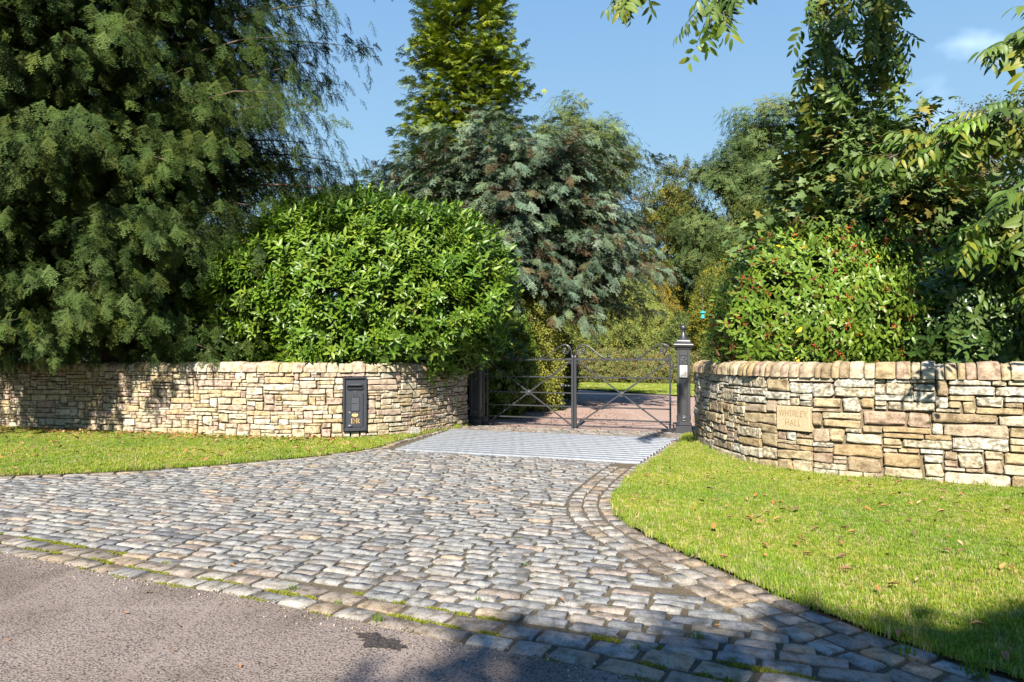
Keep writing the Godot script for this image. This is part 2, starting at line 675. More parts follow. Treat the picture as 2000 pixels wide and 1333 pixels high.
# leaves on a shoot; returns [sprig mesh, leaf mesh, local leaf frames]
func shoot(n: int, length: float, L: float, W: float, spread: float, droop: float, two_ranked: bool, fold := 0.25, curl := 0.25, lobed := false) -> Array:
	var one := S()
	if lobed:
		lobed_into(one, Transform3D.IDENTITY, L)
	else:
		leaf_into(one, Transform3D.IDENTITY, L, W, fold, curl)
	var leaf := done(one)
	var stem := S()
	tube(stem, PackedVector3Array([Vector3.ZERO, Vector3(0, length * 0.5, 0.01), Vector3(0, length, 0)]), PackedFloat32Array([0.004, 0.003, 0.0015]), 3)
	var st := S()
	st.append_from(done(stem), 0, Transform3D.IDENTITY)
	var frames: Array = []
	for i in n:
		var t := 0.12 + 0.88 * float(i) / (n - 1)
		var a := i * 2.4
		var out := Vector3(cos(a), 0, sin(a))
		if two_ranked:
			out = Vector3((1.0 if i % 2 == 0 else -1.0), 0, R(-0.1, 0.3)).normalized()
		if i == n - 1:
			out *= 0.25
		var dir := (out * spread + Vector3(0, 1, 0) * (1.0 - spread * 0.5) + Vector3(0, 0, -droop)).normalized()
		if not two_ranked:
			dir = (out * spread + Vector3(0, 1, 0) * (1.15 - spread)).normalized()
		else:
			dir = (dir + rdir() * 0.28).normalized()
		var face := (Vector3(0, 1, 0) * 0.9 - out * 0.3) if not two_ranked else Vector3(out.x * 0.25, 0.2, 1)
		if lobed:
			face = Vector3(R(-0.5, 0.5), 0.5, 1)
		var b := frame(dir, face).scaled_local(Vector3.ONE * R(0.75, 1.12))
		var o := Vector3(0, t * length, 0) + (dir * 0.05 if lobed else Vector3.ZERO)
		frames.append(Transform3D(b, o))
	for f: Transform3D in frames:
		st.append_from(leaf, 0, f)
	var m := st.commit()
	return [m, leaf, frames]

func small_sprig(n: int, length: float, L: float, W: float) -> ArrayMesh:
	var st := S()
	for i in n:
		var t := 0.1 + 0.9 * float(i) / n
		var a := i * 2.4 + R(-0.3, 0.3)
		var dir := Vector3(cos(a) * R(0.5, 1.0), R(0.1, 0.7), sin(a) * R(0.5, 1.0))
		leaflet(st, Transform3D(frame(dir, Vector3(R(-0.6, 0.6), 1.0, R(-0.6, 0.6))), Vector3(cos(a), 0, sin(a)) * R(0, 0.25) * length + Vector3(0, t * length, 0)), L * R(0.7, 1.2), W * R(0.8, 1.2))
	return done(st)

func ash_sprig() -> ArrayMesh:
	var st := S()
	for i in 6:
		var a := i * 2.4
		var dir := Vector3(cos(a), R(0.2, 0.9), sin(a)).normalized()
		var o := Vector3(0, i * 0.05, 0)
		for k in 9:
			var s := (k + 1) / 2 * 0.055 + 0.05
			var b := frame(dir, Vector3(0, 1, 0))
			var side := 0.0 if k == 8 else (1.0 if k % 2 == 0 else -1.0)
			var d2 := (b.x * side + b.y * 0.7 - Vector3(0, 0.25, 0)).normalized()
			leaflet(st, Transform3D(frame(d2, Vector3(R(-0.3, 0.3), 1, R(-0.3, 0.3))), o + dir * s - Vector3(0, s * s * 0.9, 0)), 0.085, 0.032)
	return done(st)

# ---------------------------------------------------------------- crowns
func crown(parent: Node3D, n: String, m: Mesh, mt: Material, xf: Array, cols: PackedColorArray) -> MultiMeshInstance3D:
	var mm := MultiMesh.new()
	mm.transform_format = MultiMesh.TRANSFORM_3D
	mm.use_colors = true
	mm.mesh = m
	mm.instance_count = xf.size()
	var here := parent.position if parent != self else Vector3.ZERO
	for i in xf.size():
		var t: Transform3D = xf[i]
		t.origin -= here
		mm.set_instance_transform(i, t)
		mm.set_instance_color(i, cols[i])
	var o := MultiMeshInstance3D.new()
	o.multimesh = mm
	o.material_override = mt
	if parent == self:
		o.name = numbered(n)
	else:
		o.name = n
	parent.add_child(o, true)
	o.set_meta("kind", "stuff")
	return o

func pick(cols: Array, vary := 0.18) -> Color:
	var c: Color = cols[rng.randi() % cols.size()]
	var k := R(1.0 - vary, 1.0 + vary)
	return Color(c.r * k * R(0.93, 1.07), c.g * k, c.b * k * R(0.9, 1.1))

func rdir() -> Vector3:
	var z := R(-1, 1)
	var a := R(0, TAU)
	return Vector3(cos(a) * sqrt(1 - z * z), z, sin(a) * sqrt(1 - z * z))

# a conifer whose limbs carry drooping side branches, each hung with sprays
func conifer(root: Node3D, h: float, bark: Material, m: Mesh, mt: Material, cols: Array, p: Dictionary) -> void:
	var st := S()
	var pos := root.position
	var tr: float = p.trunk
	tube(st, PackedVector3Array([Vector3(0, -0.1, 0), Vector3(0.05, h * 0.3, 0), Vector3(-0.06, h * 0.65, 0.05), Vector3(0, h * 0.99, 0)]), PackedFloat32Array([tr * 1.25, tr * 0.85, tr * 0.5, 0.02]), 9)
	var xf: Array = []
	var cc := PackedColorArray()
	var nb: int = p.limbs
	for i in nb:
		var t: float = lerpf(p.t0, 0.985, pow((i + rng.randf()) / nb, p.get("bias", 1.0)))
		var az := i * 2.39996 + R(-0.35, 0.35)
		var hd := Vector3(cos(az), 0, sin(az))
		if p.has("half") and hd.z < -0.35 and rng.randf() < p.half:
			continue
		var len0: float = p.radius * (p.profile as Curve).sample_baked(t) * R(p.get("short", 0.72), 1.12) * (1.0 + 0.18 * lump.get_noise_2d(az * 40.0, t * 160.0) * 2.0)
		var o := Vector3(0, t * h, 0)
		var rise: float = p.rise * lerpf(0.45, 1.5, t) * R(0.7, 1.3)
		var sag: float = p.sag * R(0.7, 1.3)
		var tone := R(0.85, 1.15)
		var hk := lerpf(1.2, 0.35, t)
		var lp := PackedVector3Array()
		var lr := PackedFloat32Array()
		for k in 5:
			var s := k / 4.0
			lp.append(o + hd * len0 * s + Vector3(0, len0 * (rise * s - sag * s * s), 0))
			lr.append(lerpf(0.02 + len0 * 0.006, 0.004, s))
		tube(st, lp, lr, 5)
		var steps := int(len0 / p.step)
		for k in range(1, steps + 1):
			var s := float(k) / steps
			if s < p.get("bare", 0.18):
				continue
			var q := o + hd * len0 * s + Vector3(0, len0 * (rise * s - sag * s * s), 0)
			var tan := (hd + Vector3(0, rise - 2 * sag * s, 0)).normalized()
			var side := tan.cross(Vector3.UP).normalized()
			for sd: float in [-1.0, 1.0]:
				var bl: float = p.side * (1.0 - 0.55 * s) * R(0.5, 1.25)
				var bd := (side * sd * R(0.5, 1.0) + tan * R(0.4, 1.0) + Vector3(0, R(-0.2, 0.25) + p.get("fan", 0.0) * R(-1.0, 0.75), 0)).normalized()
				var n := maxi(2, int(bl / p.gap))
				var bt := R(0.78, 1.25)
				for j in n:
					var u := (j + 0.6) / n
					var w: Vector3 = q + bd * bl * u - Vector3(0, p.hang * hk * bl * u * u, 0) + Vector3(R(-1, 1), R(-1, 1), R(-1, 1)) * p.get("loose", 0.12)
					if pos.y + w.y < p.get("floor", -1.0) + 0.25 * sin(w.x * 5.0) * sin(w.x * 2.3):
						continue
					var d2 := (bd + Vector3(0, -2 * p.hang * hk * u, 0) + Vector3(R(-0.5, 0.5), R(-0.5, 0.4), R(-0.5, 0.5)) + hd * 0.3 - Vector3(0, p.get("weep", 0.0) * hk, 0)).normalized()
					var f := (Vector3.UP + hd * 0.7 + rdir() * 0.5)
					xf.append(Transform3D(frame(d2, f).scaled_local(Vector3.ONE * p.scale * R(0.75, 1.25)), pos + w))
					var c := pick(cols)
					cc.append(Color(c.r * tone * bt, c.g * tone * bt, c.b * tone * bt))
	part("trunk", st, bark, root)
	crown(root, "crown", m, mt, xf, cc)

# a broadleaved tree: clumps of sprigs at the ends of limbs; balls = [centre, radii, clumps] in the world
func broadleaf(root: Node3D, bark: Material, balls: Array, m: Mesh, mt: Material, cols: Array, p: Dictionary) -> Array:
	var st := S()
	var pos := root.position
	var fork: float = p.fork
	var tr: float = p.trunk
	var top := Vector3(R(-0.2, 0.2), fork, R(-0.2, 0.2))
	tube(st, PackedVector3Array([Vector3(0, -0.1, 0), top * 0.5 + Vector3(0.08, 0, 0), top]), PackedFloat32Array([tr * 1.3, tr, tr * 0.8]), 8)
	var xf: Array = []
	var cc := PackedColorArray()
	for b in balls:
		for i in b[2]:
			var d := rdir()
			var f := pow(R(0.12, 1.0), 0.45) * (1.0 + 0.3 * lump.get_noise_3dv(d * 70.0 + pos))
			var c: Vector3 = b[0] + d * f * b[1]
			if c.y < p.get("floor", 0.3):
				c.y = p.get("floor", 0.3) + R(0, 0.4)
			var rel := c - pos
			if i % int(p.get("limb_every", 3)) == 0:
				var start := top * R(0.7, 1.0)
				var mid := start.lerp(rel, 0.55) + Vector3(0, -0.12 * rel.distance_to(start), 0) + rdir() * 0.2
				tube(st, PackedVector3Array([start, mid, rel]), PackedFloat32Array([tr * 0.3, tr * 0.16, 0.012]), 5)
			var cr: float = p.clump * R(0.6, 1.3)
			var tone := R(0.8, 1.22)
			for k in p.per:
				var u := rdir()
				u.y = u.y * 0.75 + 0.12
				var w := c + u * cr * pow(rng.randf(), 0.5) * Vector3(1.1, 0.75, 1.1)
				var dir := (u + d * 0.6 + Vector3(0, p.get("lift", 0.25), 0) + rdir() * 0.45)
				xf.append(Transform3D(frame(dir, Vector3.UP + d * 0.5 + rdir() * 0.6).scaled_local(Vector3.ONE * p.scale * R(0.7, 1.25)), w))
				var col := pick(cols)
				cc.append(Color(col.r * tone, col.g * tone, col.b * tone))
	part("trunk", st, bark, root)
	if p.get("keep", false):
		return [xf, cc]
	crown(root, "crown", m, mt, xf, cc)
	return []

# the leaves that show largest become parts, the other shoots one crown
func leafy(root: Node3D, sp: Array, mt: Material, tones: Array, leaf_rough: StandardMaterial3D, xf: Array, cc: PackedColorArray, score: Callable, limit := 300) -> void:
	var order: Array = []
	for i in xf.size():
		order.append([(score as Callable).call(xf[i]), i])
	order.sort_custom(func(a, b): return a[0] > b[0] if a[0] != b[0] else a[1] < b[1])
	var mats: Array = []
	for c: Color in tones:
		var m: StandardMaterial3D = leaf_rough.duplicate()
		m.vertex_color_use_as_albedo = false
		m.albedo_color = c.linear_to_srgb()
		mats.append(m)
	var left: Array = []
	var lc := [Color(0.095, 0.19, 0.014), Color(0.115, 0.215, 0.016), Color(0.08, 0.16, 0.014), Color(0.15, 0.25, 0.02), Color(0.13, 0.225, 0.016), Color(0.20, 0.28, 0.03)]
	var count := 0
	var st := S()
	for o in order:
		var t: Transform3D = xf[o[1]]
		if count + sp[2].size() > limit:
			left.append(t)
			lc.append(cc[o[1]])
			continue
		var a := t.origin - root.position
		tube2(st, a, a + t.basis.y * 0.22, 0.005, 0.002, 4)
		for f: Transform3D in sp[2]:
			var l := mi("leaf", sp[1], mats[rng.randi() % mats.size()], root)
			var g := t * f
			g.origin -= root.position
			l.transform = g
			count += 1
	if count:
		part("twigs", st, mat(lin(0.09, 0.07, 0.035)), root)
	crown(root, "foliage", sp[0], mt, left, lc)

func dome(c: Vector3, r: Vector3, n: int, shell: float, amp: float, freq: float, ymin: float) -> Array:
	var out: Array = []
	while out.size() < n:
		var d := rdir()
		var k := (1.0 + amp * 2.0 * lump.get_noise_3dv(d * freq + c * 3.0)) * lerpf(shell, 1.0, sqrt(rng.randf()))
		var e := d
		var p := c + e * r * k
		if p.y < ymin:
			continue
		out.append([p, (d / r).normalized(), k])
	return out

func curve(a: Array) -> Curve:
	var c := Curve.new()
	for i in range(0, a.size(), 2):
		c.add_point(Vector2(a[i], a[i + 1]))
	return c

func tufts(n: String, poly: PackedVector2Array, per: float, m: Mesh, mt: Material, cols: Array, sc: float, y: float, near_only := true) -> void:
	var lo := poly[0]
	var hi := poly[0]
	for q in poly:
		lo = lo.min(q)
		hi = hi.max(q)
	var xf: Array = []
	var cc := PackedColorArray()
	var n_try := int((hi.x - lo.x) * (hi.y - lo.y) * per)
	for i in n_try:
		var q := Vector2(R(lo.x, hi.x), R(lo.y, hi.y))
		if near_only and not in_view(Vector3(q.x, 0, q.y), 1.08):
			continue
		if not Geometry2D.is_point_in_polygon(q, poly):
			continue
		var patch := lump.get_noise_2d(q.x * 60.0, q.y * 60.0)
		xf.append(Transform3D(Basis(Vector3.UP, R(0, TAU)).scaled(Vector3(1, R(0.6, 1.25) * (1 + 0.35 * patch), 1) * sc), Vector3(q.x, y, q.y)))
		var c := pick(cols, 0.16)
		var w := lump.get_noise_2d(q.x * 25.0 + 90.0, q.y * 25.0) * 0.6
		cc.append(Color(c.r * (1 + w * 0.55), c.g * (1 + w * 0.2), c.b * (1 + w * 0.3)))
	var o := crown(self, n, m, mt, xf, cc)
	o.name = n

func grass_tuft(blades: int, h: float, spread: float, width: float) -> ArrayMesh:
	var st := S()
	st.set_smooth_group(-1)
	for i in blades:
		var a := R(0, TAU)
		var o := Vector3(R(-1, 1) * spread, 0, R(-1, 1) * spread)
		var out := Vector3(cos(a), 0, sin(a))
		var side := Vector3(-sin(a), 0, cos(a)) * width
		var k := R(0.6, 1.2) * h
		var lean := R(0.15, 0.8)
		var m := o + Vector3(0, k * 0.6, 0) + out * lean * k * 0.3
		var tip := o + Vector3(0, k, 0) * (1.0 - 0.3 * lean) + out * lean * k
		quad(st, o - side, m - side * 0.8, m + side * 0.8, o + side)
		tri(st, m - side * 0.8, tip, m + side * 0.8)
	return done(st)

# ================================================================ the scene
const E := Vector3(0.927, 0, 0.375)          # along the road and the rows of setts, to the right
const N := Vector3(0.375, 0, -0.927)         # into the drive
const GRASS := [Color(0.195, 0.27, 0.022), Color(0.16, 0.24, 0.02), Color(0.24, 0.30, 0.03), Color(0.215, 0.28, 0.035), Color(0.33, 0.31, 0.09), Color(0.40, 0.35, 0.16), Color(0.13, 0.22, 0.025), Color(0.18, 0.26, 0.025)]

func _ready() -> void:
	rng.seed = 20240
	lump.seed = 7
	lump.frequency = 0.02
	lump.fractal_octaves = 3
	_camera_and_light()
	_textures()
	_ground()
	_walls()
	_drive()
	_gate()
	_post_box()
	_trees()
	_shrubs()
	_litter()

func _camera_and_light() -> void:
	var cam := Camera3D.new()
	cam.name = "camera"
	cam.fov = 50.92
	cam.near = 0.1
	cam.far = 1500.0
	cam.position = EYE
	cam.rotation_degrees = Vector3(1.371, 0, 0)
	add_child(cam)
	cam.current = true
	var sky_mat := ProceduralSkyMaterial.new()
	sky_mat.sky_top_color = Color(0.014, 0.290, 0.553)
	sky_mat.sky_horizon_color = Color(0.485, 0.594, 0.640)
	sky_mat.sky_curve = 0.5
	sky_mat.ground_bottom_color = Color(0.2, 0.22, 0.15)
	sky_mat.ground_horizon_color = Color(0.6, 0.68, 0.7)
	sky_mat.ground_curve = 0.05
	sky_mat.sky_energy_multiplier = 1.0
	sky_mat.sky_cover = _clouds()
	sky_mat.sky_cover_modulate = Color(1, 1, 1)
	var sky := Sky.new()
	sky.sky_material = sky_mat
	var env := Environment.new()
	env.background_mode = Environment.BG_SKY
	env.sky = sky
	env.ambient_light_source = Environment.AMBIENT_SOURCE_SKY
	env.tonemap_mode = Environment.TONE_MAPPER_LINEAR
	env.tonemap_exposure = 2.7
	env.sdfgi_enabled = true
	env.ssao_enabled = true
	env.ssil_enabled = true
	var we := WorldEnvironment.new()
	we.name = "world_environment"
	we.environment = env
	add_child(we)
	var az := deg_to_rad(12.0)
	var el := deg_to_rad(38.0)
	var sun := DirectionalLight3D.new()
	sun.name = "sun"
	sun.light_color = Color(1.0, 0.965, 0.905)
	sun.light_energy = 1.6
	sun.light_angular_distance = 0.53
	sun.shadow_enabled = true
	sun.sky_mode = DirectionalLight3D.SKY_MODE_LIGHT_ONLY
	add_child(sun)
	sun.look_at_from_position(Vector3(0, 30, 0), Vector3(0, 30, 0) + Vector3(sin(az) * cos(el), -sin(el), -cos(az) * cos(el)), Vector3.UP)

func _clouds() -> ImageTexture:
	var w := 2048
	var im := Image.create(w, w / 2, false, Image.FORMAT_RGBA8)
	im.fill(Color(1, 1, 1, 0))
	var n := FastNoiseLite.new()
	n.seed = 5
	n.frequency = 0.022
	n.fractal_octaves = 5
	# [azimuth to the right of the view, elevation, half width, half height, strength] in degrees
	for c: Array in [[32.8, 20.6, 2.3, 1.0, 0.42], [34.0, 20.0, 1.5, 0.7, 0.32], [28.8, 18.4, 2.4, 1.2, 0.28], [31.0, 15.6, 4.5, 1.4, 0.2], [62, 24, 9, 3, 0.5], [110, 30, 14, 4, 0.45], [-120, 26, 12, 4, 0.45], [170, 35, 16, 5, 0.5], [-70, 38, 9, 3, 0.4]]:
		var cx: float = w * fposmod(c[0] / 360.0, 1.0)
		var cy: float = w * 0.5 * (0.5 - c[1] / 180.0)
		var rx: float = c[2] / 360.0 * w
		var ry: float = c[3] / 360.0 * w
		for y in range(int(cy - ry * 1.6), int(cy + ry * 1.6)):
			for x in range(int(cx - rx * 1.6), int(cx + rx * 1.6)):
				var d := Vector2((x - cx) / rx, (y - cy) / ry).length()
				var a: float = clampf((1.0 - d) * 0.8 + 1.3 * n.get_noise_2d(x * 1.3, y * 2.2), 0.0, 1.0) * c[4] * clampf((1.6 - d) * 2.0, 0, 1)
				var px := posmod(x, w)
				var was := im.get_pixel(px, y)
				if a > was.a:
					im.set_pixel(px, y, Color(0.62, 0.64, 0.67, a))
	return ImageTexture.create_from_image(im)

func _textures() -> void:
	T_grain = noise_tex(0.02, [0.0, G(0.60), 0.35, G(0.84), 0.55, G(0.97), 1.0, G(1.0)], 1024, FastNoiseLite.TYPE_SIMPLEX_SMOOTH, 6)
	T_stain = noise_tex(0.009, [0.0, Color(0.40, 0.37, 0.31), 0.38, Color(0.84, 0.81, 0.75), 0.6, Color(1, 1, 0.98), 1.0, Color(1, 0.97, 0.9)], 1024, FastNoiseLite.TYPE_SIMPLEX_SMOOTH, 5, 0.0, 9)
	T_lichen = noise_tex(0.014, [0.0, G(0.5), 0.40, G(0.66), 0.53, G(0.72), 0.57, G(1.0), 1.0, G(1.0)], 1024, FastNoiseLite.TYPE_SIMPLEX_SMOOTH, 5, 0.0, 21)
	N_stone = noise_tex(0.018, [], 1024, FastNoiseLite.TYPE_SIMPLEX_SMOOTH, 6, 9.0, 3)
	N_fine = noise_tex(0.06, [], 1024, FastNoiseLite.TYPE_SIMPLEX_SMOOTH, 4, 6.0, 4)

# ---------------------------------------------------------------- ground
var edge_right: PackedVector2Array       # where the setts end and the right lawn begins
var edge_left: PackedVector2Array
var edge_road: PackedVector2Array        # where the setts meet the tarmac
var wall_right: PackedVector2Array
var wall_left: PackedVector2Array
var lawn_right: PackedVector2Array
var lawn_left: PackedVector2Array
var lawn_far: PackedVector2Array

func _ground() -> void:
	edge_right = smooth(V2([3.12, 13.1, 2.90, 12.25, 2.35, 10.8, 1.92, 9.75, 1.63, 9.1, 1.22, 7.9, 1.0, 7.1, 0.95, 6.5, 1.02, 5.9, 1.17, 5.4, 1.43, 4.67, 1.72, 3.96, 2.0, 3.44, 2.4, 2.95, 3.2, 2.3, 4.6, 1.55, 7.5, 0.2, 12, -1.9]))
	edge_left = smooth(V2([-1.30, 14.6, -1.5, 13.7, -1.93, 12.2, -2.2, 11.1, -2.95, 10.16, -4.5, 9.05, -6.09, 8.55, -8.0, 8.45, -10.0, 8.9, -16, 11.2, -24, 14.6]))
	edge_road = smooth(V2([-24, 13.6, -16, 10.4, -9.5, 7.75, -3.71, 5.2, -3.03, 4.9, -2.43, 4.59, -1.68, 4.29, -1.11, 4.0, -0.67, 3.77, -0.19, 3.53, 0.215, 3.35, 0.667, 3.11, 1.6, 2.62, 4.6, 1.1, 12, -2.4]))
	wall_right = smooth(V2([3.45, 13.35, 3.16, 12.4, 3.03, 11.3, 3.03, 10.2, 3.2, 9.35, 3.62, 8.68, 4.25, 8.25, 5.0, 7.82, 5.8, 7.38, 7.6, 6.5, 11, 4.9]), 0.1)
	wall_left = smooth(V2([-0.92, 15.0, -1.25, 14.2, -1.87, 13.05, -2.25, 12.66, -2.72, 12.42, -3.3, 12.36, -3.95, 12.45, -6.16, 13.1, -10.2, 14.35, -14, 15.7, -19, 17.6]), 0.1)
	var earth := tri_tex(mat(lin(0.055, 0.045, 0.025), 1.0), T_grain, 0.8, N_fine, 1.0)
	var st := S()
	for i in 24:                                   # one sheet out to the horizon
		var a0 := TAU * i / 24
		var a1 := TAU * (i + 1) / 24
		tri(st, Vector3(0, -0.1, 0), Vector3(cos(a0), 0, sin(a0)) * 900 + Vector3(0, -0.1, 0), Vector3(cos(a1), 0, sin(a1)) * 900 + Vector3(0, -0.1, 0))
	structure("ground", st, earth)
	# bed of dirt between the setts
	var bed := PackedVector2Array()
	bed.append_array(edge_road)
	for p in V2([14, 4, 3.6, 13.7, 3.3, 14.4, -0.9, 15.5, -1.6, 15.2]):
		bed.append(p)
	bed.append_array(edge_left)
	var bed_poly := V2([-24, 13.0, -3, 4.3, 12, -3.5, 14, 4, 3.6, 13.6, 3.3, 14.0, -0.9, 15.5, -3, 15, -24, 15])
	structure("drive_bed", sheet(bed_poly, -0.015), tri_tex(mat(lin(0.11, 0.085, 0.05), 1.0), T_grain, 1.7, N_fine, 1.3))
	# tarmac
	var chips := noise_tex(0.085, [0.0, Color(0.42, 0.40, 0.40), 0.18, Color(0.60, 0.58, 0.57), 0.3, Color(0.90, 0.85, 0.82), 0.75, Color(1.0, 0.96, 0.93), 1.0, Color(0.84, 0.78, 0.76)], 2048, FastNoiseLite.TYPE_CELLULAR, 0, 0.0, 2)
	var chips_n := noise_tex(0.085, [], 1024, FastNoiseLite.TYPE_CELLULAR, 1, 5.0, 2)
	var tarmac := tri_tex(mat(lin(0.25, 0.228, 0.215), 0.92), chips, 0.85, chips_n, 0.7)
	detail(tarmac, noise_tex(0.006, [0.0, Color(0.80, 0.78, 0.76), 0.45, Color(0.94, 0.93, 0.92), 1.0, Color(1, 1, 1)], 512, FastNoiseLite.TYPE_SIMPLEX_SMOOTH, 5, 0.0, 31), 0.35)
	var road := PackedVector2Array()
	road.append_array(edge_road)
	for p in V2([13.5, -9.5, -2, -3.4, -26, 6.5]):
		road.append(p)
	structure("road", sheet(road, -0.004), tarmac)
	var far_verge := V2([13.5, -9.6, 40, -22, 40, -60, -60, -60, -60, 20, -26, 6.3, -2, -3.5])
	var grass_mat := tri_tex(mat(lin(0.13, 0.165, 0.014), 1.0), T_grain, 1.3, N_fine, 1.0)
	detail(grass_mat, T_stain, 0.25)
	structure("far_verge", sheet(far_verge, 0.0), grass_mat)
	# dark worn patch of tar by the edge of the setts
	var patch := PackedVector2Array()
	for k in 40:
		var a := TAU * k / 40
		var r := 1.0 + 0.55 * lump.get_noise_2d(cos(a) * 60 + 300, sin(a) * 60) + R(-0.16, 0.16)
		patch.append(Vector2(-0.66 + cos(a) * 0.125 * r + sin(a) * 0.03, -3.585 + sin(a) * 0.085 * r + cos(a) * 0.05))
	var tar := tri_tex(mat(lin(0.05, 0.042, 0.04), 0.75), chips, 0.62, chips_n, 1.0)
	var stain := part("tar_patch", sheet(patch, 0.0005), tar, self)
	tag(stain, "dark tar patch on the pinkish tarmac beside the edge setts", "tar patch")
	# lawns: raised a little above the setts
	lawn_right = PackedVector2Array()
	lawn_right.append_array(edge_right)
	var back := offset(wall_right, 0.1)
	for i in range(wall_right.size() - 1, -1, -3):
		lawn_right.append(wall_right[i] + Vector2(0.04, -0.04))
	lawn_left = PackedVector2Array()
	lawn_left.append_array(edge_left)
	for i in range(wall_left.size() - 1, -1, -3):
		lawn_left.append(wall_left[i] + Vector2(0, -0.05))
	structure("right_lawn", sheet(lawn_right, 0.012), grass_mat)
	structure("left_lawn", sheet(lawn_left, 0.012), grass_mat)
	# behind the gate: gravel and the far lawn
	var gravel := tri_tex(mat(lin(0.42, 0.335, 0.305), 0.95), chips, 0.5, chips_n, 0.8)
	structure("gravel_drive", sheet(V2([-0.75, 15.1, -0.6, 18, 0.4, 24, -3, 33, -12, 40, -12, 47, -2, 40, 2.3, 33.2, 4.3, 29.6, 6.0, 26.6, 9, 23.0, 12, 21.5, 12, 16, 6, 14.5, 3.25, 13.55]), -0.012), gravel)
	lawn_far = smooth(V2([-2, 40.3, 2.3, 33.4, 4.3, 29.8, 6.0, 26.8, 9, 23.2, 14, 20.5, 30, 22, 30, 60, -2, 60]), 1.0)
	structure("far_lawn", sheet(lawn_far, 0.03), grass_mat)
	var gm := leafmat(0.75, 0.3, Color(0.6, 0.65, 0.3))
	var t_near := grass_tuft(16, 0.038, 0.028, 0.0016)
	tufts("right_grass", lawn_right, 1500, t_near, gm, GRASS, 1.0, 0.008)
	tufts("left_grass", lawn_left, 700, grass_tuft(16, 0.038, 0.04, 0.0026), gm, GRASS, 1.15, 0.008)
	tufts("far_grass", lawn_far, 60, grass_tuft(16, 0.045, 0.10, 0.007), gm, GRASS, 1.2, 0.025)
	# longer grass hanging over the edges of the setts
	var long_t := grass_tuft(12, 0.085, 0.03, 0.0018)
	var xf: Array = []
	var cc := PackedColorArray()
	for e: PackedVector2Array in [edge_right, edge_left]:
		var s := arc(e)
		for i in int(s[s.size() - 1] * 45):
			var at := at_arc(e, s, R(0.2, s[s.size() - 1] - 0.1))
			var q: Vector2 = at[0]
			if not in_view(Vector3(q.x, 0, q.y), 1.1):
				continue
			var inward := Vector2(-at[1].y, at[1].x) 
			q += inward * R(-0.10, 0.03) * (1.0 if e == edge_right else -1.0)
			xf.append(Transform3D(Basis(Vector3.UP, R(0, TAU)).scaled(Vector3.ONE * R(0.4, 1.1)), Vector3(q.x, 0.0, q.y)))
			cc.append(pick(GRASS))
	for e: PackedVector2Array in [wall_right, wall_left]:          # and along the foot of the walls
		var s := arc(e)
		for i in int(s[s.size() - 1] * 38):
			var at := at_arc(e, s, R(0.1, s[s.size() - 1] - 0.1))
			var q: Vector2 = at[0] + Vector2(at[1].y, -at[1].x) * (-1.0 if e == wall_right else 1.0) * R(0.01, 0.10)
			if not in_view(Vector3(q.x, 0, q.y), 1.1) or lump.get_noise_2d(q.x * 120.0, q.y * 120.0) < -0.12:
				continue
			xf.append(Transform3D(Basis(Vector3.UP, R(0, TAU)).scaled(Vector3.ONE * R(0.5, 1.3)), Vector3(q.x, 0.0, q.y)))
			cc.append(pick(GRASS))
	crown(self, "edge_grass", long_t, gm, xf, cc)

# ---------------------------------------------------------------- walls
const STONE := [Color(0.411, 0.328, 0.203), Color(0.440, 0.361, 0.238), Color(0.478, 0.408, 0.298), Color(0.401, 0.301, 0.174), Color(0.420, 0.342, 0.263), Color(0.371, 0.301, 0.190), Color(0.509, 0.449, 0.344), Color(0.391, 0.295, 0.232), Color(0.322, 0.251, 0.167), Color(0.528, 0.480, 0.399)]
const LICHEN := [Color(0.592, 0.552, 0.480), Color(0.560, 0.497, 0.384), Color(0.634, 0.619, 0.564)]

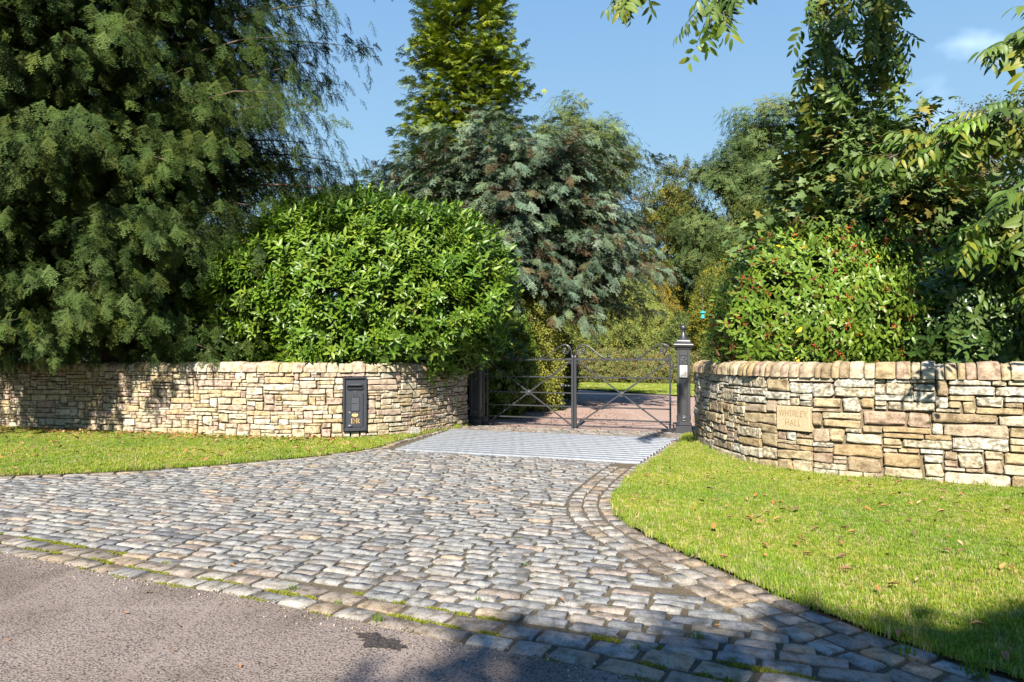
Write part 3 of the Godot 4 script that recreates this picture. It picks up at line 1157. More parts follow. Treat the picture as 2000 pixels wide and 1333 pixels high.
func _walls() -> void:
	var sr := arc(wall_right)
	var sl := arc(wall_left)
	var r := thing("dry_stone_wall", "curved dry stone wall with name stone and upright coping, right of the gate", "wall", Vector3(wall_right[0].x, 0, wall_right[0].y))
	var ps := nearest_arc(wall_right, sr, Vector2(3.47, -8.88))
	wall(r, wall_right, 1.17, [0.045, 0.06, 0.075, 0.09, 0.11, 0.13, 0.16], 0.62, [[ps - 0.235, ps + 0.235, 0.50, 0.815]], STONE, LICHEN, [0.075, 0.155], 0.185, -1.0)
	var l := thing("dry_stone_wall", "long dry stone wall with the black letter box, left of the gate", "wall", Vector3(wall_left[0].x, 0, wall_left[0].y))
	var pb := nearest_arc(wall_left, sl, Vector2(-2.71, -12.42))
	wall(l, wall_left, 1.16, [0.04, 0.05, 0.06, 0.075, 0.09, 0.12], 0.58, [[pb - 0.205, pb + 0.205, 0.13, 1.07]], [Color(0.480, 0.401, 0.267), Color(0.510, 0.440, 0.314), Color(0.542, 0.490, 0.387), Color(0.469, 0.367, 0.232), Color(0.501, 0.411, 0.341), Color(0.459, 0.351, 0.307), Color(0.573, 0.535, 0.462), Color(0.480, 0.385, 0.314), Color(0.522, 0.458, 0.335)], [], [0.13, 0.24], 0.175, 1.0)
	# the carved name stone
	var at := at_arc(wall_right, sr, ps)
	var t := Vector3(at[1].x, 0, at[1].y)
	var z := t.cross(Vector3.UP)
	var st := S()
	cbox(st, Vector3(0, 0, -0.07), Vector3(0.455, 0.300, 0.16), 0.006)
	var stone := part("name_stone", st, tri_tex(mat(lin(0.46, 0.375, 0.235), 0.85), T_grain, 2.4, N_fine, 0.4), r)
	stone.transform = Transform3D(Basis(t, Vector3.UP, z), Vector3(at[0].x, 0.657, at[0].y) + z * 0.012 - r.position)
	stone.set_meta("label", "smooth sandstone name slab with two carved lines")
	var f := SystemFont.new()
	f.font_names = PackedStringArray(["Droid Sans"])
	var ink := mat(lin(0.25, 0.175, 0.085), 0.95)
	var y := 0.062
	for word: String in ["WHIRLEY", "HALL"]:
		var tm := TextMesh.new()
		tm.font = f
		tm.text = word
		tm.font_size = 32
		tm.pixel_size = 0.0030
		tm.depth = 0.003
		var o := mi("carved_lettering", tm, ink, stone)
		o.position = Vector3(0, y, 0.0105)
		y -= 0.118
	# pale block at the foot of the left wall
	var b := mi("kerb_block", block(1.5, 0.2, 0.15, 0.02, 0.008, 0.1), tri_tex(mat(lin(0.42, 0.40, 0.36), 0.9), T_lichen, 2.0, N_stone, 1.0))
	b.transform = Transform3D(Basis.from_euler(Vector3(-0.1, 0.5, 0)) * Basis.from_scale(Vector3(0.21, 0.15, 1)), Vector3(-1.74, 0.09, -12.98))
	tag(b, "small pale grey stone block leaning at the foot of the left wall near the grid", "stone block")

# ---------------------------------------------------------------- the paved mouth of the drive
const SETT := [Color(0.249, 0.255, 0.272), Color(0.269, 0.272, 0.284), Color(0.230, 0.240, 0.259), Color(0.287, 0.281, 0.282), Color(0.244, 0.249, 0.266), Color(0.299, 0.255, 0.230), Color(0.269, 0.230, 0.215), Color(0.337, 0.327, 0.324), Color(0.163, 0.168, 0.191), Color(0.275, 0.272, 0.272), Color(0.350, 0.291, 0.230), Color(0.306, 0.278, 0.266)]
const BROWN := [Color(0.253, 0.216, 0.189), Color(0.279, 0.243, 0.218), Color(0.227, 0.195, 0.175), Color(0.312, 0.294, 0.284), Color(0.253, 0.250, 0.255), Color(0.354, 0.337, 0.321), Color(0.321, 0.259, 0.199)]

func _sett_mats(tones: Array) -> Array:
	var r: Array = []
	for c: Color in tones:
		r.append(detail(tri_tex(mat(c, 0.72), T_grain, 2.6, N_stone, 0.55), T_stain, 1.1))
	return r

func _sett_xf(p: Vector2, dir: Vector2, L: float, w: float, y: float) -> Transform3D:
	var x := Vector3(dir.x, 0, dir.y)
	var yy := Vector3.UP.cross(x)
	var b := Basis(x, yy, Vector3.UP) * Basis.from_euler(Vector3(R(-0.035, 0.035), R(-0.025, 0.025), R(-0.03, 0.03)))
	return Transform3D(Basis(b.x * L, b.y * w, b.z), Vector3(p.x, y, p.y))

func _drive() -> void:
	var meshes: Array = []
	for k in 8:
		meshes.append(block(2.0, 0.125, 0.07, 0.0065, 0.0026, 0.08, 0.003, true))
	var root := thing("sett_paving", "", "", Vector3(0, 0, -6))
	root.remove_meta("label")
	root.set_meta("kind", "structure")
	# the field: rows parallel to the road inside the edgings
	var poly := PackedVector2Array()
	poly.append_array(offset(edge_road, 0.37))
	var inner_r := offset(edge_right, -0.44)
	for i in range(inner_r.size() - 1, -1, -1):
		if inner_r[i].y < -2.4 and inner_r[i].x < 8:
			poly.append(inner_r[i])
	var inner_l := offset(edge_left, 0.16)
	for q in inner_l:
		if q.x < -1.3:
			poly.append(q)
	var grid_c := Vector2(-1.78, -11.02)                      # near left corner of the cattle grid
	var e2 := Vector2(E.x, E.z)
	var n2 := Vector2(N.x, N.z)
	var items: Array = []
	var rest := detail(tri_tex(mat(Color(1, 1, 1), 0.72), T_grain, 2.6, N_stone, 0.55), T_stain, 1.1)
	rest.vertex_color_use_as_albedo = true
	var grid_v := grid_c.dot(n2)
	var v := 2.2
	var edges: Array = []
	for i in poly.size():
		edges.append([poly[i], poly[(i + 1) % poly.size()]])
	while v < 15.9:
		var pitch := R(0.104, 0.118)
		var xs: Array = []
		for ed in edges:
			var a: float = (ed[0] as Vector2).dot(n2) - v
			var b: float = (ed[1] as Vector2).dot(n2) - v
			if (a > 0) != (b > 0):
				xs.append((ed[0] as Vector2).lerp(ed[1], a / (a - b)).dot(e2))
		xs.sort()
		for k in range(0, xs.size() - 1, 2):
			var u: float = xs[k] + R(0.0, 0.05)
			while u < xs[k + 1] - 0.07:
				var L := minf(R(0.17, 0.31), xs[k + 1] - u)
				if xs[k + 1] - u - L < 0.08:
					L = xs[k + 1] - u
				var c := e2 * (u + L * 0.5) + n2 * (v + R(-0.006, 0.006) + 0.018 * sin(u * 1.7))
				var in_grid := v > grid_v - 0.04 and v < grid_v + 3.16
				if L < 0.36 and not in_grid and absf(c.x) < 13:
					items.append([_sett_xf(c, e2, L - R(0.012, 0.03), pitch - R(0.004, 0.010), R(-0.005, 0.005)), rng.randi() % 8, _tone(c)])
				u += L
		v += pitch
	# the rows between the grid and the gate
	v = grid_v + 3.2
	while v < grid_v + 4.25:
		var pitch := R(0.13, 0.17)
		var u := (grid_c + n2 * (v - grid_v)).dot(e2) - 0.75
		while u < (grid_c + n2 * (v - grid_v)).dot(e2) + 4.6:
			var L := R(0.2, 0.34)
			items.append([_sett_xf(e2 * (u + L * 0.5) + n2 * (v + R(-0.01, 0.01)), e2, L - R(0.01, 0.02), pitch - R(0.007, 0.014), R(-0.006, 0.006)), rng.randi() % 8, [5, 6, 10, 11, 3, 9][rng.randi() % 6]])
			u += L
		v += pitch
	pieces(root, "sett", meshes, _sett_mats(SETT), SETT, items, "small_setts", rest)
	# the edgings follow the curves
	var er := thing("edging", "", "", Vector3(1.2, 0, -6))
	er.remove_meta("label")
	er.set_meta("kind", "structure")
	items = []
	for row: Array in [[edge_right, -0.075, 0.125, 0.2], [edge_right, -0.22, 0.135, 0.2], [edge_right, -0.362, 0.13, 0.2], [edge_road, 0.085, 0.155, 0.25], [edge_road, 0.265, 0.16, 0.25], [edge_left, 0.075, 0.13, 0.26]]:
		var p := offset(row[0], row[1])
		var s := arc(p)
		var d := 0.1
		while d < s[s.size() - 1] - 0.3:
			var L: float = row[3] * R(0.75, 1.25)
			var at := at_arc(p, s, d + L * 0.5)
			if absf(at[0].x) < 9 and at[0].y < -1.5 and not (row[0] == edge_right and row[1] < -0.1 and at[0].y < -9.25):
				items.append([_sett_xf(at[0], at[1], L - R(0.012, 0.028), row[2] * R(0.92, 1.04), R(-0.006, 0.007)), rng.randi() % 8, rng.randi() % BROWN.size()])
			d += L
	pieces(er, "sett", meshes, _sett_mats(BROWN), BROWN, items, "small_setts", rest)
	_grid(grid_c)
	# moss in the joints of the edging along the road, and weeds
	var mm := mat(lin(0.17, 0.19, 0.012), 1.0)
	mm.vertex_color_use_as_albedo = true
	mm.albedo_color = Color.WHITE
	var xf: Array = []
	var cc := PackedColorArray()
	var tuft := grass_tuft(22, 0.014, 0.016, 0.0022)
	for row: float in [0.178, 0.36, 0.004]:
		var p := offset(edge_road, row)
		var s := arc(p)
		for i in int(s[s.size() - 1] * 150):
			var d := R(5, s[s.size() - 1])
			var at := at_arc(p, s, d)
			var k := lump.get_noise_2d(d * 90.0, row * 900)
			if k < (0.02 if row > 0.1 else 0.2) or not in_view(Vector3(at[0].x, 0, at[0].y)):
				continue
			var q: Vector2 = at[0] + Vector2(R(-0.018, 0.018), R(-0.018, 0.018))
			xf.append(Transform3D(Basis(Vector3.UP, R(0, TAU)).scaled(Vector3.ONE * R(0.6, 1.2)), Vector3(q.x, -0.012, q.y)))
			cc.append(pick([Color(0.17, 0.19, 0.012), Color(0.13, 0.15, 0.012), Color(0.20, 0.20, 0.02)]))
	crown(self, "moss", tuft, mm, xf, cc)
	var gm := leafmat(0.75, 0.3, Color(0.6, 0.65, 0.3))
	var weed := grass_tuft(26, 0.06, 0.035, 0.0026)
	xf = []
	cc = PackedColorArray()
	for q: Array in [[-1.32, 4.36, 0.8], [0.92, 3.62, 0.9], [-0.72, 3.86, 0.9], [0.10, 4.9, 0.5], [0.05, 5.6, 0.5], [1.85, 3.42, 1.3], [0.6, 3.5, 0.6], [-1.0, 4.12, 0.7], [0.55, 4.05, 0.4], [-0.2, 4.2, 0.5], [1.02, 3.35, 0.5], [2.05, 3.2, 1.4]]:
		xf.append(Transform3D(Basis(Vector3.UP, R(0, TAU)).scaled(Vector3.ONE * q[2]), Vector3(q[0], -0.01, -q[1])))
		cc.append(Color(0.10, 0.16, 0.015))
	crown(self, "weeds", weed, gm, xf, cc)

func _tone(c: Vector2) -> int:
	var k := rng.randf()
	var near := clampf((c.y + 9.5) / -3.0, 0, 1)          # browner towards the grid
	if k < 0.05: return 8
	if k < 0.065 + 0.03 * near: return 10
	if k < 0.17: return 7
	if k < 0.31 + 0.14 * near: return [5, 6, 11][rng.randi() % 3]
	return [0, 1, 2, 3, 4, 9, 0, 4][rng.randi() % 8]

func _grid(c: Vector2) -> void:
	var root := thing("cattle_grid", "galvanised steel cattle grid of long parallel bars in front of the gate", "cattle grid", Vector3(c.x, 0, c.y))
	root.transform.basis = Basis(E, Vector3.UP, -N)
	var steel := mat(lin(0.285, 0.305, 0.335), 0.45, 0.3)
	tri_tex(steel, noise_tex(0.015, [0.0, G(0.78), 0.5, G(0.93), 1.0, G(1.0)], 512, FastNoiseLite.TYPE_SIMPLEX_SMOOTH, 4, 0.0, 12), 1.2)
	for k in 14:
		var st := S()
		st.set_smooth_group(0)
		var z := -0.06 - k * 0.222
		var x0 := -k * 0.041
		var x1 := 3.77
		var prof: Array = []
		for i in 9:
			var a := PI * i / 8.0
			prof.append(Vector2(cos(a) * 0.076, 0.004 + pow(sin(a), 0.6) * 0.02))
		prof.insert(0, Vector2(0.076, -0.06))
		prof.append(Vector2(-0.076, -0.06))
		for i in prof.size() - 1:
			var p: Vector2 = prof[i]
			var q: Vector2 = prof[i + 1]
			quad(st, Vector3(x0, p.y, z + p.x), Vector3(x0, q.y, z + q.x), Vector3(x1, q.y, z + q.x), Vector3(x1, p.y, z + p.x))
		st.set_smooth_group(-1)
		for i in range(1, prof.size() - 1):
			tri(st, Vector3(x0, prof[0].y, z + prof[0].x), Vector3(x0, prof[i + 1].y, z + prof[i + 1].x), Vector3(x0, prof[i].y, z + prof[i].x))
			tri(st, Vector3(x1, prof[0].y, z + prof[0].x), Vector3(x1, prof[i].y, z + prof[i].x), Vector3(x1, prof[i + 1].y, z + prof[i + 1].x))
		part("bar", st, steel, root)
	for s: Array in [[-0.02, -0.60], [3.80, 3.80]]:
		var st := S()
		bar(st, Vector3(s[0], -0.05, -0.0), Vector3(s[1], -0.05, -3.1), 0.03, 0.07)
		part("side_frame", st, mat(lin(0.16, 0.16, 0.17), 0.6, 0.3), root)

# ---------------------------------------------------------------- gate and posts
func _gate() -> void:
	var iron := mat(lin(0.026, 0.027, 0.032), 0.4)
	iron.metallic_specular = 0.6
	iron.normal_enabled = true
	iron.normal_texture = N_fine
	iron.normal_scale = 0.12
	iron.uv1_triplanar = true
	iron.uv1_world_triplanar = true
	iron.uv1_scale = Vector3.ONE * 2.0
	_post("gate_post", Vector3(3.23, 0, -13.5), "black cast iron gate post with ball finial and intercom, right of the gate", iron, true)
	_post("gate_post", Vector3(-0.74, 0, -15.2), "black cast iron gate post half hidden under the laurel, left of the gate", iron, false)
	var dirg := Vector3(3.97, 0, 1.7).normalized()
	var b := Basis(dirg, Vector3.UP, dirg.cross(Vector3.UP))
	var g := thing("gate", "left leaf of the dark iron five bar gate, with latch and cross braces", "gate", Vector3(-0.52, 0, -15.1))
	g.transform.basis = b
	_leaf(g, 1.0, iron)
	var g2 := thing("gate", "right leaf of the dark iron five bar gate, hung beside the intercom post", "gate", Vector3(3.0, 0, -13.6))
	g2.transform.basis = b
	_leaf(g2, -1.0, iron)

func _leaf(root: Node3D, s: float, iron: Material) -> void:
	var W := 1.885
	var X := func(x: float, y: float, z := 0.0) -> Vector3: return Vector3(x * s, y, z)
	var st := S()
	bar(st, X.call(0, 0.03), X.call(0, 1.47), 0.032, 0.032, 0.005)
	part("heel_stile", st, iron, root)
	st = S()
	bar(st, X.call(W, 0.0), X.call(W, 1.40), 0.05, 0.05, 0.008)
	lathe(st, X.call(W, 1.40), [0.03, 0.0, 0.03, 0.04, 0.012, 0.07, 0.0, 0.075], 10)
	part("meeting_stile", st, iron, root)
	for y: float in [1.37, 1.02, 0.70, 0.43, 0.19, 0.05]:
		st = S()
		bar(st, X.call(0.014, y), X.call(W - 0.02, y), 0.032 if y > 1.2 else 0.027, 0.018, 0.003)
		part("rail", st, iron, root)
	for q: Array in [[0.05, 1.33, W - 0.03, 0.07], [0.05, 0.07, W - 0.06, 1.33]]:
		st = S()
		var z := 0.019 if q[1] > 1 else -0.019
		bar(st, X.call(q[0], q[1], z), X.call(q[2], q[3], z), 0.03, 0.012, 0.003)
		part("brace", st, iron, root)
	st = S()
	lathe(st, X.call(W * 0.5, 0.70, 0.028), [0.0, -0.05, 0.055, -0.05, 0.055, 0.012, 0.045, 0.018, 0.036, 0.01, 0.024, 0.012, 0.018, 0.026, 0.0, 0.03], 16, Basis(Vector3.RIGHT, Vector3(0, 0, 1), Vector3(0, -1, 0)))
	part("boss", st, iron, root)
	# scrolls: a spiral, an arch over it and a sweep down to the rail
	for side in 2:
		var pts := PackedVector3Array()
		var rad := PackedFloat32Array()
		var x0 := 0.14 if side == 0 else W - 0.15
		var k := 1.0 if side == 0 else -1.0
		for i in 26:                                     # spiral from its eye outward
			var f := i / 25.0
			var a := lerpf(-PI * 2.6, PI * 0.55, f)
			var r := lerpf(0.016, 0.115, pow(f, 1.6))
			pts.append(X.call(x0 - k * cos(a) * r * 0.9 + k * 0.02 * (1 - f), 1.555 + sin(a) * r))
			rad.append(0.0145)
		var last: Vector3 = pts[pts.size() - 1]
		for i in range(1, 13):                           # sweep
			var f := i / 12.0
			var x := lerpf(last.x * s, x0 + k * 0.52, f)
			var y := lerpf(last.y, 1.392, f * f * (3 - 2 * f))
			pts.append(X.call(x, y))
			rad.append(0.0135)
		st = S()
		tube(st, pts, rad, 6)
		lathe(st, X.call(x0 + k * 0.54, 1.43, 0), [0.0, -0.014, 0.032, -0.014, 0.034, 0.0, 0.032, 0.014, 0.0, 0.014], 12, Basis(Vector3.RIGHT, Vector3(0, 0, 1), Vector3(0, -1, 0)))
		lathe(st, pts[0], [0.0, -0.02, 0.026, -0.014, 0.03, 0.0, 0.026, 0.014, 0.0, 0.02], 12, Basis(Vector3.RIGHT, Vector3(0, 0, 1), Vector3(0, -1, 0)))
		# outer arch to the stile
		var arch := PackedVector3Array()
		var ar := PackedFloat32Array()
		for i in 11:
			var a := PI * 0.55 * i / 10.0
			arch.append(X.call(x0 - k * (0.0 + sin(a) * 0.13), 1.67 - (1 - cos(a)) * 0.17 if side == 1 else 1.67 - (1 - cos(a)) * 0.10))
			ar.append(0.0145)
		if side == 1:
			arch.append(X.call(W, 1.42))
			ar.append(0.016)
		tube(st, arch, ar, 6)
		part("scroll", st, iron, root)
		# shaped bracket in the corner
		st = S()
		var cx := 0.0 if side == 0 else W
		bar(st, X.call(cx, 1.39), X.call(cx + k * 0.14, 1.385), 0.03, 0.014)
		bar(st, X.call(cx + k * 0.01, 1.34), X.call(cx + k * 0.012, 1.47), 0.04, 0.014)
		bar(st, X.call(cx + k * 0.02, 1.28), X.call(cx + k * 0.09, 1.35), 0.03, 0.012)
		part("corner_bracket", st, iron, root)
	for y: float in [1.24, 0.06]:
		st = S()
		bar(st, X.call(-0.16, y), X.call(0.0, y), 0.02, 0.03)
		bar(st, X.call(-0.06, y - 0.09), X.call(-0.06, y + 0.09), 0.03, 0.03)
		part("hinge", st, iron, root)
	st = S()
	cbox(st, X.call(0.06, 0.025, 0.0), Vector3(0.22, 0.035, 0.09), 0.01)
	part("foot_bracket", st, iron, root)
	if s > 0:
		st = S()
		bar(st, X.call(W - 0.22, 0.845, -0.03), X.call(W - 0.01, 0.845, -0.03), 0.022, 0.012)
		for q: Array in [[W - 0.25, 0.03], [W - 0.16, 0.022], [W - 0.10, 0.022]]:
			lathe(st, X.call(q[0], 0.845, -0.03), [0.0, -0.01, q[1], -0.008, q[1] * 1.1, 0.0, q[1], 0.008, 0.0, 0.01], 12, Basis(Vector3.RIGHT, Vector3(0, 0, 1), Vector3(0, -1, 0)))
		part("latch", st, iron, root)
	else:
		st = S()
		bar(st, X.call(W - 0.02, 0.02, -0.04), X.call(W - 0.10, 0.16, -0.06), 0.03, 0.03)
		part("drop_bolt", st, iron, root)

func _post(n: String, at: Vector3, label: String, iron: Material, intercom: bool) -> void:
	var p := thing(n, label, "gate post", at)
	p.rotation.y = deg_to_rad(-23.2 if not intercom else -13.0)
	var st := S()
	cbox(st, Vector3(0, 0.06, 0), Vector3(0.31, 0.16, 0.31), 0.012)
	cbox(st, Vector3(0, 0.16, 0), Vector3(0.285, 0.045, 0.285), 0.015)
	part("plinth", st, iron, p)
	st = S()
	var w := 0.245
	# four corner strips and four recessed panels
	cbox(st, Vector3(0, 0.86, 0), Vector3(w - 0.036, 1.4, w - 0.036), 0.002)
	for sx: int in [-1, 1]:
		for sz: int in [-1, 1]:
			cbox(st, Vector3(sx * (w * 0.5 - 0.026), 0.86, sz * (w * 0.5 - 0.026)), Vector3(0.052, 1.396, 0.052), 0.007)
	for y: float in [0.24, 1.505]:
		cbox(st, Vector3(0, y, 0), Vector3(w - 0.012, 0.13, w - 0.012), 0.008)
	part("shaft", st, iron, p)
	for a in 4:
		var b := Basis(Vector3.UP, a * PI / 2)
		st = S()
		for k in 2:
			bar(st, b * Vector3((k * 2 - 1) * 0.052, 0.33, w * 0.5 - 0.016), b * Vector3((k * 2 - 1) * 0.052, 1.33, w * 0.5 - 0.016), 0.012, 0.014)
		# trefoil arch at the head of the panel
		for q: Array in [[-0.035, 1.345, 0.024], [0.035, 1.345, 0.024], [0.0, 1.385, 0.03]]:
			lathe(st, b * Vector3(q[0], q[1], w * 0.5 - 0.010), [q[2] - 0.008, 0.0, q[2], 0.008, q[2] + 0.008, 0.0], 14, b * Basis(Vector3.RIGHT, Vector3(0, 0, 1), Vector3(0, -1, 0)))
		part("panel_moulding", st, iron, p)
		st = S()
		lathe(st, b * Vector3(0, 0.275, w * 0.5 - 0.008), [0.058, 0.0, 0.055, 0.012, 0.042, 0.016, 0.036, 0.008, 0.025, 0.014, 0.0, 0.02], 16, b * Basis(Vector3.RIGHT, Vector3(0, 0, 1), Vector3(0, -1, 0)))
		part("boss", st, iron, p)
	st = S()
	cbox(st, Vector3(0, 1.575, 0), Vector3(0.265, 0.03, 0.265), 0.01)
	st.set_smooth_group(0)
	var prof := [0.145, 1.585, 0.165, 1.60, 0.185, 1.625, 0.19, 1.65, 0.18, 1.67, 0.155, 1.685, 0.135, 1.70, 0.12, 1.735]
	for i in range(0, prof.size() - 2, 2):
		for k in 4:
			var d0 := Vector3(1, 0, 1).rotated(Vector3.UP, -k * PI / 2)
			var d1 := Vector3(1, 0, 1).rotated(Vector3.UP, -(k + 1) * PI / 2)
			st.set_smooth_group(k + 1)
			quad(st, d0 * prof[i] * 0.95 + Vector3(0, prof[i + 1], 0), d1 * prof[i] * 0.95 + Vector3(0, prof[i + 1], 0), d1 * prof[i + 2] * 0.95 + Vector3(0, prof[i + 3], 0), d0 * prof[i + 2] * 0.95 + Vector3(0, prof[i + 3], 0))
	cbox(st, Vector3(0, 1.735, 0), Vector3(0.226, 0.024, 0.226), 0.006)
	part("cap", st, iron, p)
	st = S()
	lathe(st, Vector3(0, 1.745, 0), [0.10, 0.0, 0.092, 0.012, 0.066, 0.045, 0.044, 0.09, 0.032, 0.135, 0.026, 0.155, 0.034, 0.165, 0.026, 0.175], 20)
	var ball: Array = []
	for i in 13:
		var a := -PI / 2 + PI * i / 12.0
		ball.append(maxf(cos(a) * 0.062, 0.0))
		ball.append(sin(a) * 0.062)
	lathe(st, Vector3(0, 1.973, 0), ball, 20)
	part("ball_finial", st, iron, p)
	if intercom:
		var plate := mat(lin(0.42, 0.42, 0.40), 0.45, 0.5)
		st = S()
		cbox(st, Vector3(0, 1.155, w * 0.5 - 0.002), Vector3(0.145, 0.24, 0.035), 0.006)
		var ic := part("intercom", st, plate, p)
		ic.set_meta("label", "pale grey metal intercom panel")
		st = S()
		cbox(st, Vector3(0, 1.295, w * 0.5 + 0.006), Vector3(0.15, 0.028, 0.05), 0.006)
		part("hood", st, iron, ic)
		st = S()
		cbox(st, Vector3(0, 1.19, w * 0.5 + 0.015), Vector3(0.07, 0.035, 0.01), 0.003)
		part("window", st, mat(lin(0.75, 0.75, 0.72), 0.3), ic)
		st = S()
		cbox(st, Vector3(0, 1.115, w * 0.5 + 0.015), Vector3(0.085, 0.08, 0.008), 0.003)
		part("speaker_plate", st, mat(lin(0.36, 0.36, 0.34), 0.5, 0.5), ic)

# ---------------------------------------------------------------- letter box
func _post_box() -> void:
	var s := arc(wall_left)
	var at := at_arc(wall_left, s, nearest_arc(wall_left, s, Vector2(-2.71, -12.42)))
	var t := Vector3(-at[1].x, 0, -at[1].y)
	var z := t.cross(Vector3.UP)
	var box := thing("post_box", "black cast iron letter box with gold crown and cypher set in the left wall", "post box", Vector3(at[0].x, 0.14, at[0].y) + z * 0.012)
	box.transform.basis = Basis(t, Vector3.UP, z)
	var black := mat(lin(0.040, 0.044, 0.055), 0.38)
	black.metallic_specular = 0.6
	tri_tex(black, T_grain, 3.0, N_fine, 0.15)
	var dark := mat(lin(0.004, 0.004, 0.004), 0.9)
	var worn := mat(lin(0.16, 0.16, 0.175), 0.5)
	var gold := mat(lin(0.62, 0.40, 0.16), 0.45, 0.35)
	var st := S()
	cbox(st, Vector3(0, 0.465, -0.03), Vector3(0.40, 0.93, 0.07), 0.01)
	part("body", st, black, box)
	st = S()
	for q: Array in [[-0.187, 0.465, 0.026, 0.93], [0.187, 0.465, 0.026, 0.93]]:
		cbox(st, Vector3(q[0], q[1], 0.02), Vector3(q[2], q[3], 0.05), 0.009)
	cbox(st, Vector3(0, 0.917, 0.0205), Vector3(0.347, 0.026, 0.049), 0.009)
	cbox(st, Vector3(0, 0.03, 0.0205), Vector3(0.347, 0.06, 0.049), 0.009)
	cbox(st, Vector3(0, 0.937, -0.01), Vector3(0.09, 0.016, 0.04), 0.004)
	part("frame", st, black, box)
	st = S()
	cbox(st, Vector3(0, 0.755, 0.006), Vector3(0.262, 0.036, 0.006), 0.001)
	var slot := part("letter_slot", st, dark, box)
	st = S()
	cbox(st, Vector3(0, 0.80, 0.022), Vector3(0.27, 0.045, 0.04), 0.012)
	cbox(st, Vector3(0, 0.728, 0.02), Vector3(0.27, 0.016, 0.036), 0.006)
	for k: int in [-1, 1]:
		cbox(st, Vector3(k * 0.139, 0.757, 0.015), Vector3(0.014, 0.05, 0.026), 0.004)
	part("slot_hood", st, black, box)
	st = S()
	cbox(st, Vector3(0, 0.36, 0.012), Vector3(0.285, 0.60, 0.022), 0.008)
	cbox(st, Vector3(0, 0.36, 0.020), Vector3(0.255, 0.565, 0.014), 0.006)
	var door := part("door", st, black, box)
	st = S()
	for k: int in [-1, 1]:
		cbox(st, Vector3(k * 0.073, 0.47, 0.031), Vector3(0.014, 0.245, 0.014), 0.004)
		cbox(st, Vector3(0, 0.47 + k * 0.122, 0.0312), Vector3(0.132, 0.014, 0.0138), 0.004)
	cbox(st, Vector3(-0.02, 0.625, 0.029), Vector3(0.016, 0.05, 0.008), 0.003)
	cbox(st, Vector3(0.024, 0.625, 0.029), Vector3(0.016, 0.05, 0.008), 0.003)
	part("plate_frame", st, black, door)
	st = S()
	cbox(st, Vector3(0, 0.47, 0.028), Vector3(0.13, 0.228, 0.004), 0.001)
	var plate := part("collection_plate", st, mat(lin(0.05, 0.055, 0.068), 0.5), door)
	st = S()
	cbox(st, Vector3(-0.012, 0.478, 0.0315), Vector3(0.085, 0.008, 0.004), 0.001)
	part("tablet_slot", st, dark, door)
	# crown: band, arches, orb
	st = S()
	cbox(st, Vector3(0, 0.252, 0.031), Vector3(0.078, 0.016, 0.008), 0.003)
	for k: int in [-2, -1, 0, 1, 2]:
		var y := 0.276 - absf(k) * 0.001
		lathe(st, Vector3(k * 0.019, y, 0.028), [0.0, 0.01, 0.011, 0.008, 0.016, 0.002, 0.016, -0.004], 10, Basis(Vector3(1 + 0.1 * absf(k), 0, 0), Vector3(0, 0, 1), Vector3(0, -1.3, 0)))
	for k: int in [-1, 1]:
		bar(st, Vector3(k * 0.042, 0.262, 0.03), Vector3(k * 0.046, 0.298, 0.03), 0.012, 0.008)
		bar(st, Vector3(k * 0.044, 0.296, 0.03), Vector3(k * 0.02, 0.306, 0.03), 0.01, 0.008)
	bar(st, Vector3(0, 0.29, 0.031), Vector3(0, 0.322, 0.031), 0.009, 0.008)
	bar(st, Vector3(-0.012, 0.312, 0.0315), Vector3(0.012, 0.312, 0.0315), 0.008, 0.008)
	part("crown", st, gold, door)
	st = S()
	lathe(st, Vector3(-0.085, 0.095, 0.03), [0.034, -0.006, 0.034, 0.006, 0.024, 0.016, 0.0, 0.02], 14, Basis(Vector3(1.1, 0, 0), Vector3(0, 0, 1), Vector3(0, -0.7, 0)))
	part("lock_cover", st, mat(lin(0.10, 0.10, 0.12), 0.28), door)
	st = S()
	lathe(st, Vector3(-0.092, 0.325, 0.026), [0.016, 0.0, 0.018, 0.006, 0.012, 0.008, 0.008, 0.004, 0.0, 0.004], 12, Basis(Vector3.RIGHT, Vector3(0, 0, 1), Vector3(0, -1, 0)))
	part("keyhole", st, worn, door)
	var serif := SystemFont.new()
	serif.font_names = PackedStringArray(["Droid Serif"])
	var sans := SystemFont.new()
	sans.font_names = PackedStringArray(["Droid Sans"])
	for q: Array in [["E", -0.042, 0.178, 0.0047, gold, serif], ["R", 0.047, 0.178, 0.0047, gold, serif], ["II", 0.0, 0.182, 0.0018, gold, serif], ["POST OFFICE", 0.0, 0.802, 0.0011, worn, sans], ["LETTERS", 0.0, 0.700, 0.0009, worn, sans], ["ONLY", 0.0, 0.679, 0.0009, worn, sans]]:
		var tm := TextMesh.new()
		tm.font = q[5]
		tm.text = q[0]
		tm.font_size = 24
		tm.pixel_size = q[3]
		tm.depth = 0.006
		var o := mi("cypher" if q[4] == gold else "raised_lettering", tm, q[4], door if q[2] < 0.6 else box)
		o.position = Vector3(q[1], q[2], 0.029 if q[2] < 0.6 else (0.043 if q[2] > 0.75 else 0.006))

# ---------------------------------------------------------------- trees
func _bark(c: Color) -> StandardMaterial3D:
	var m := tri_tex(mat(c, 0.95), T_grain, 1.2, N_stone, 1.3)
	m.uv1_scale = Vector3(2.2, 0.6, 2.2)
	return m

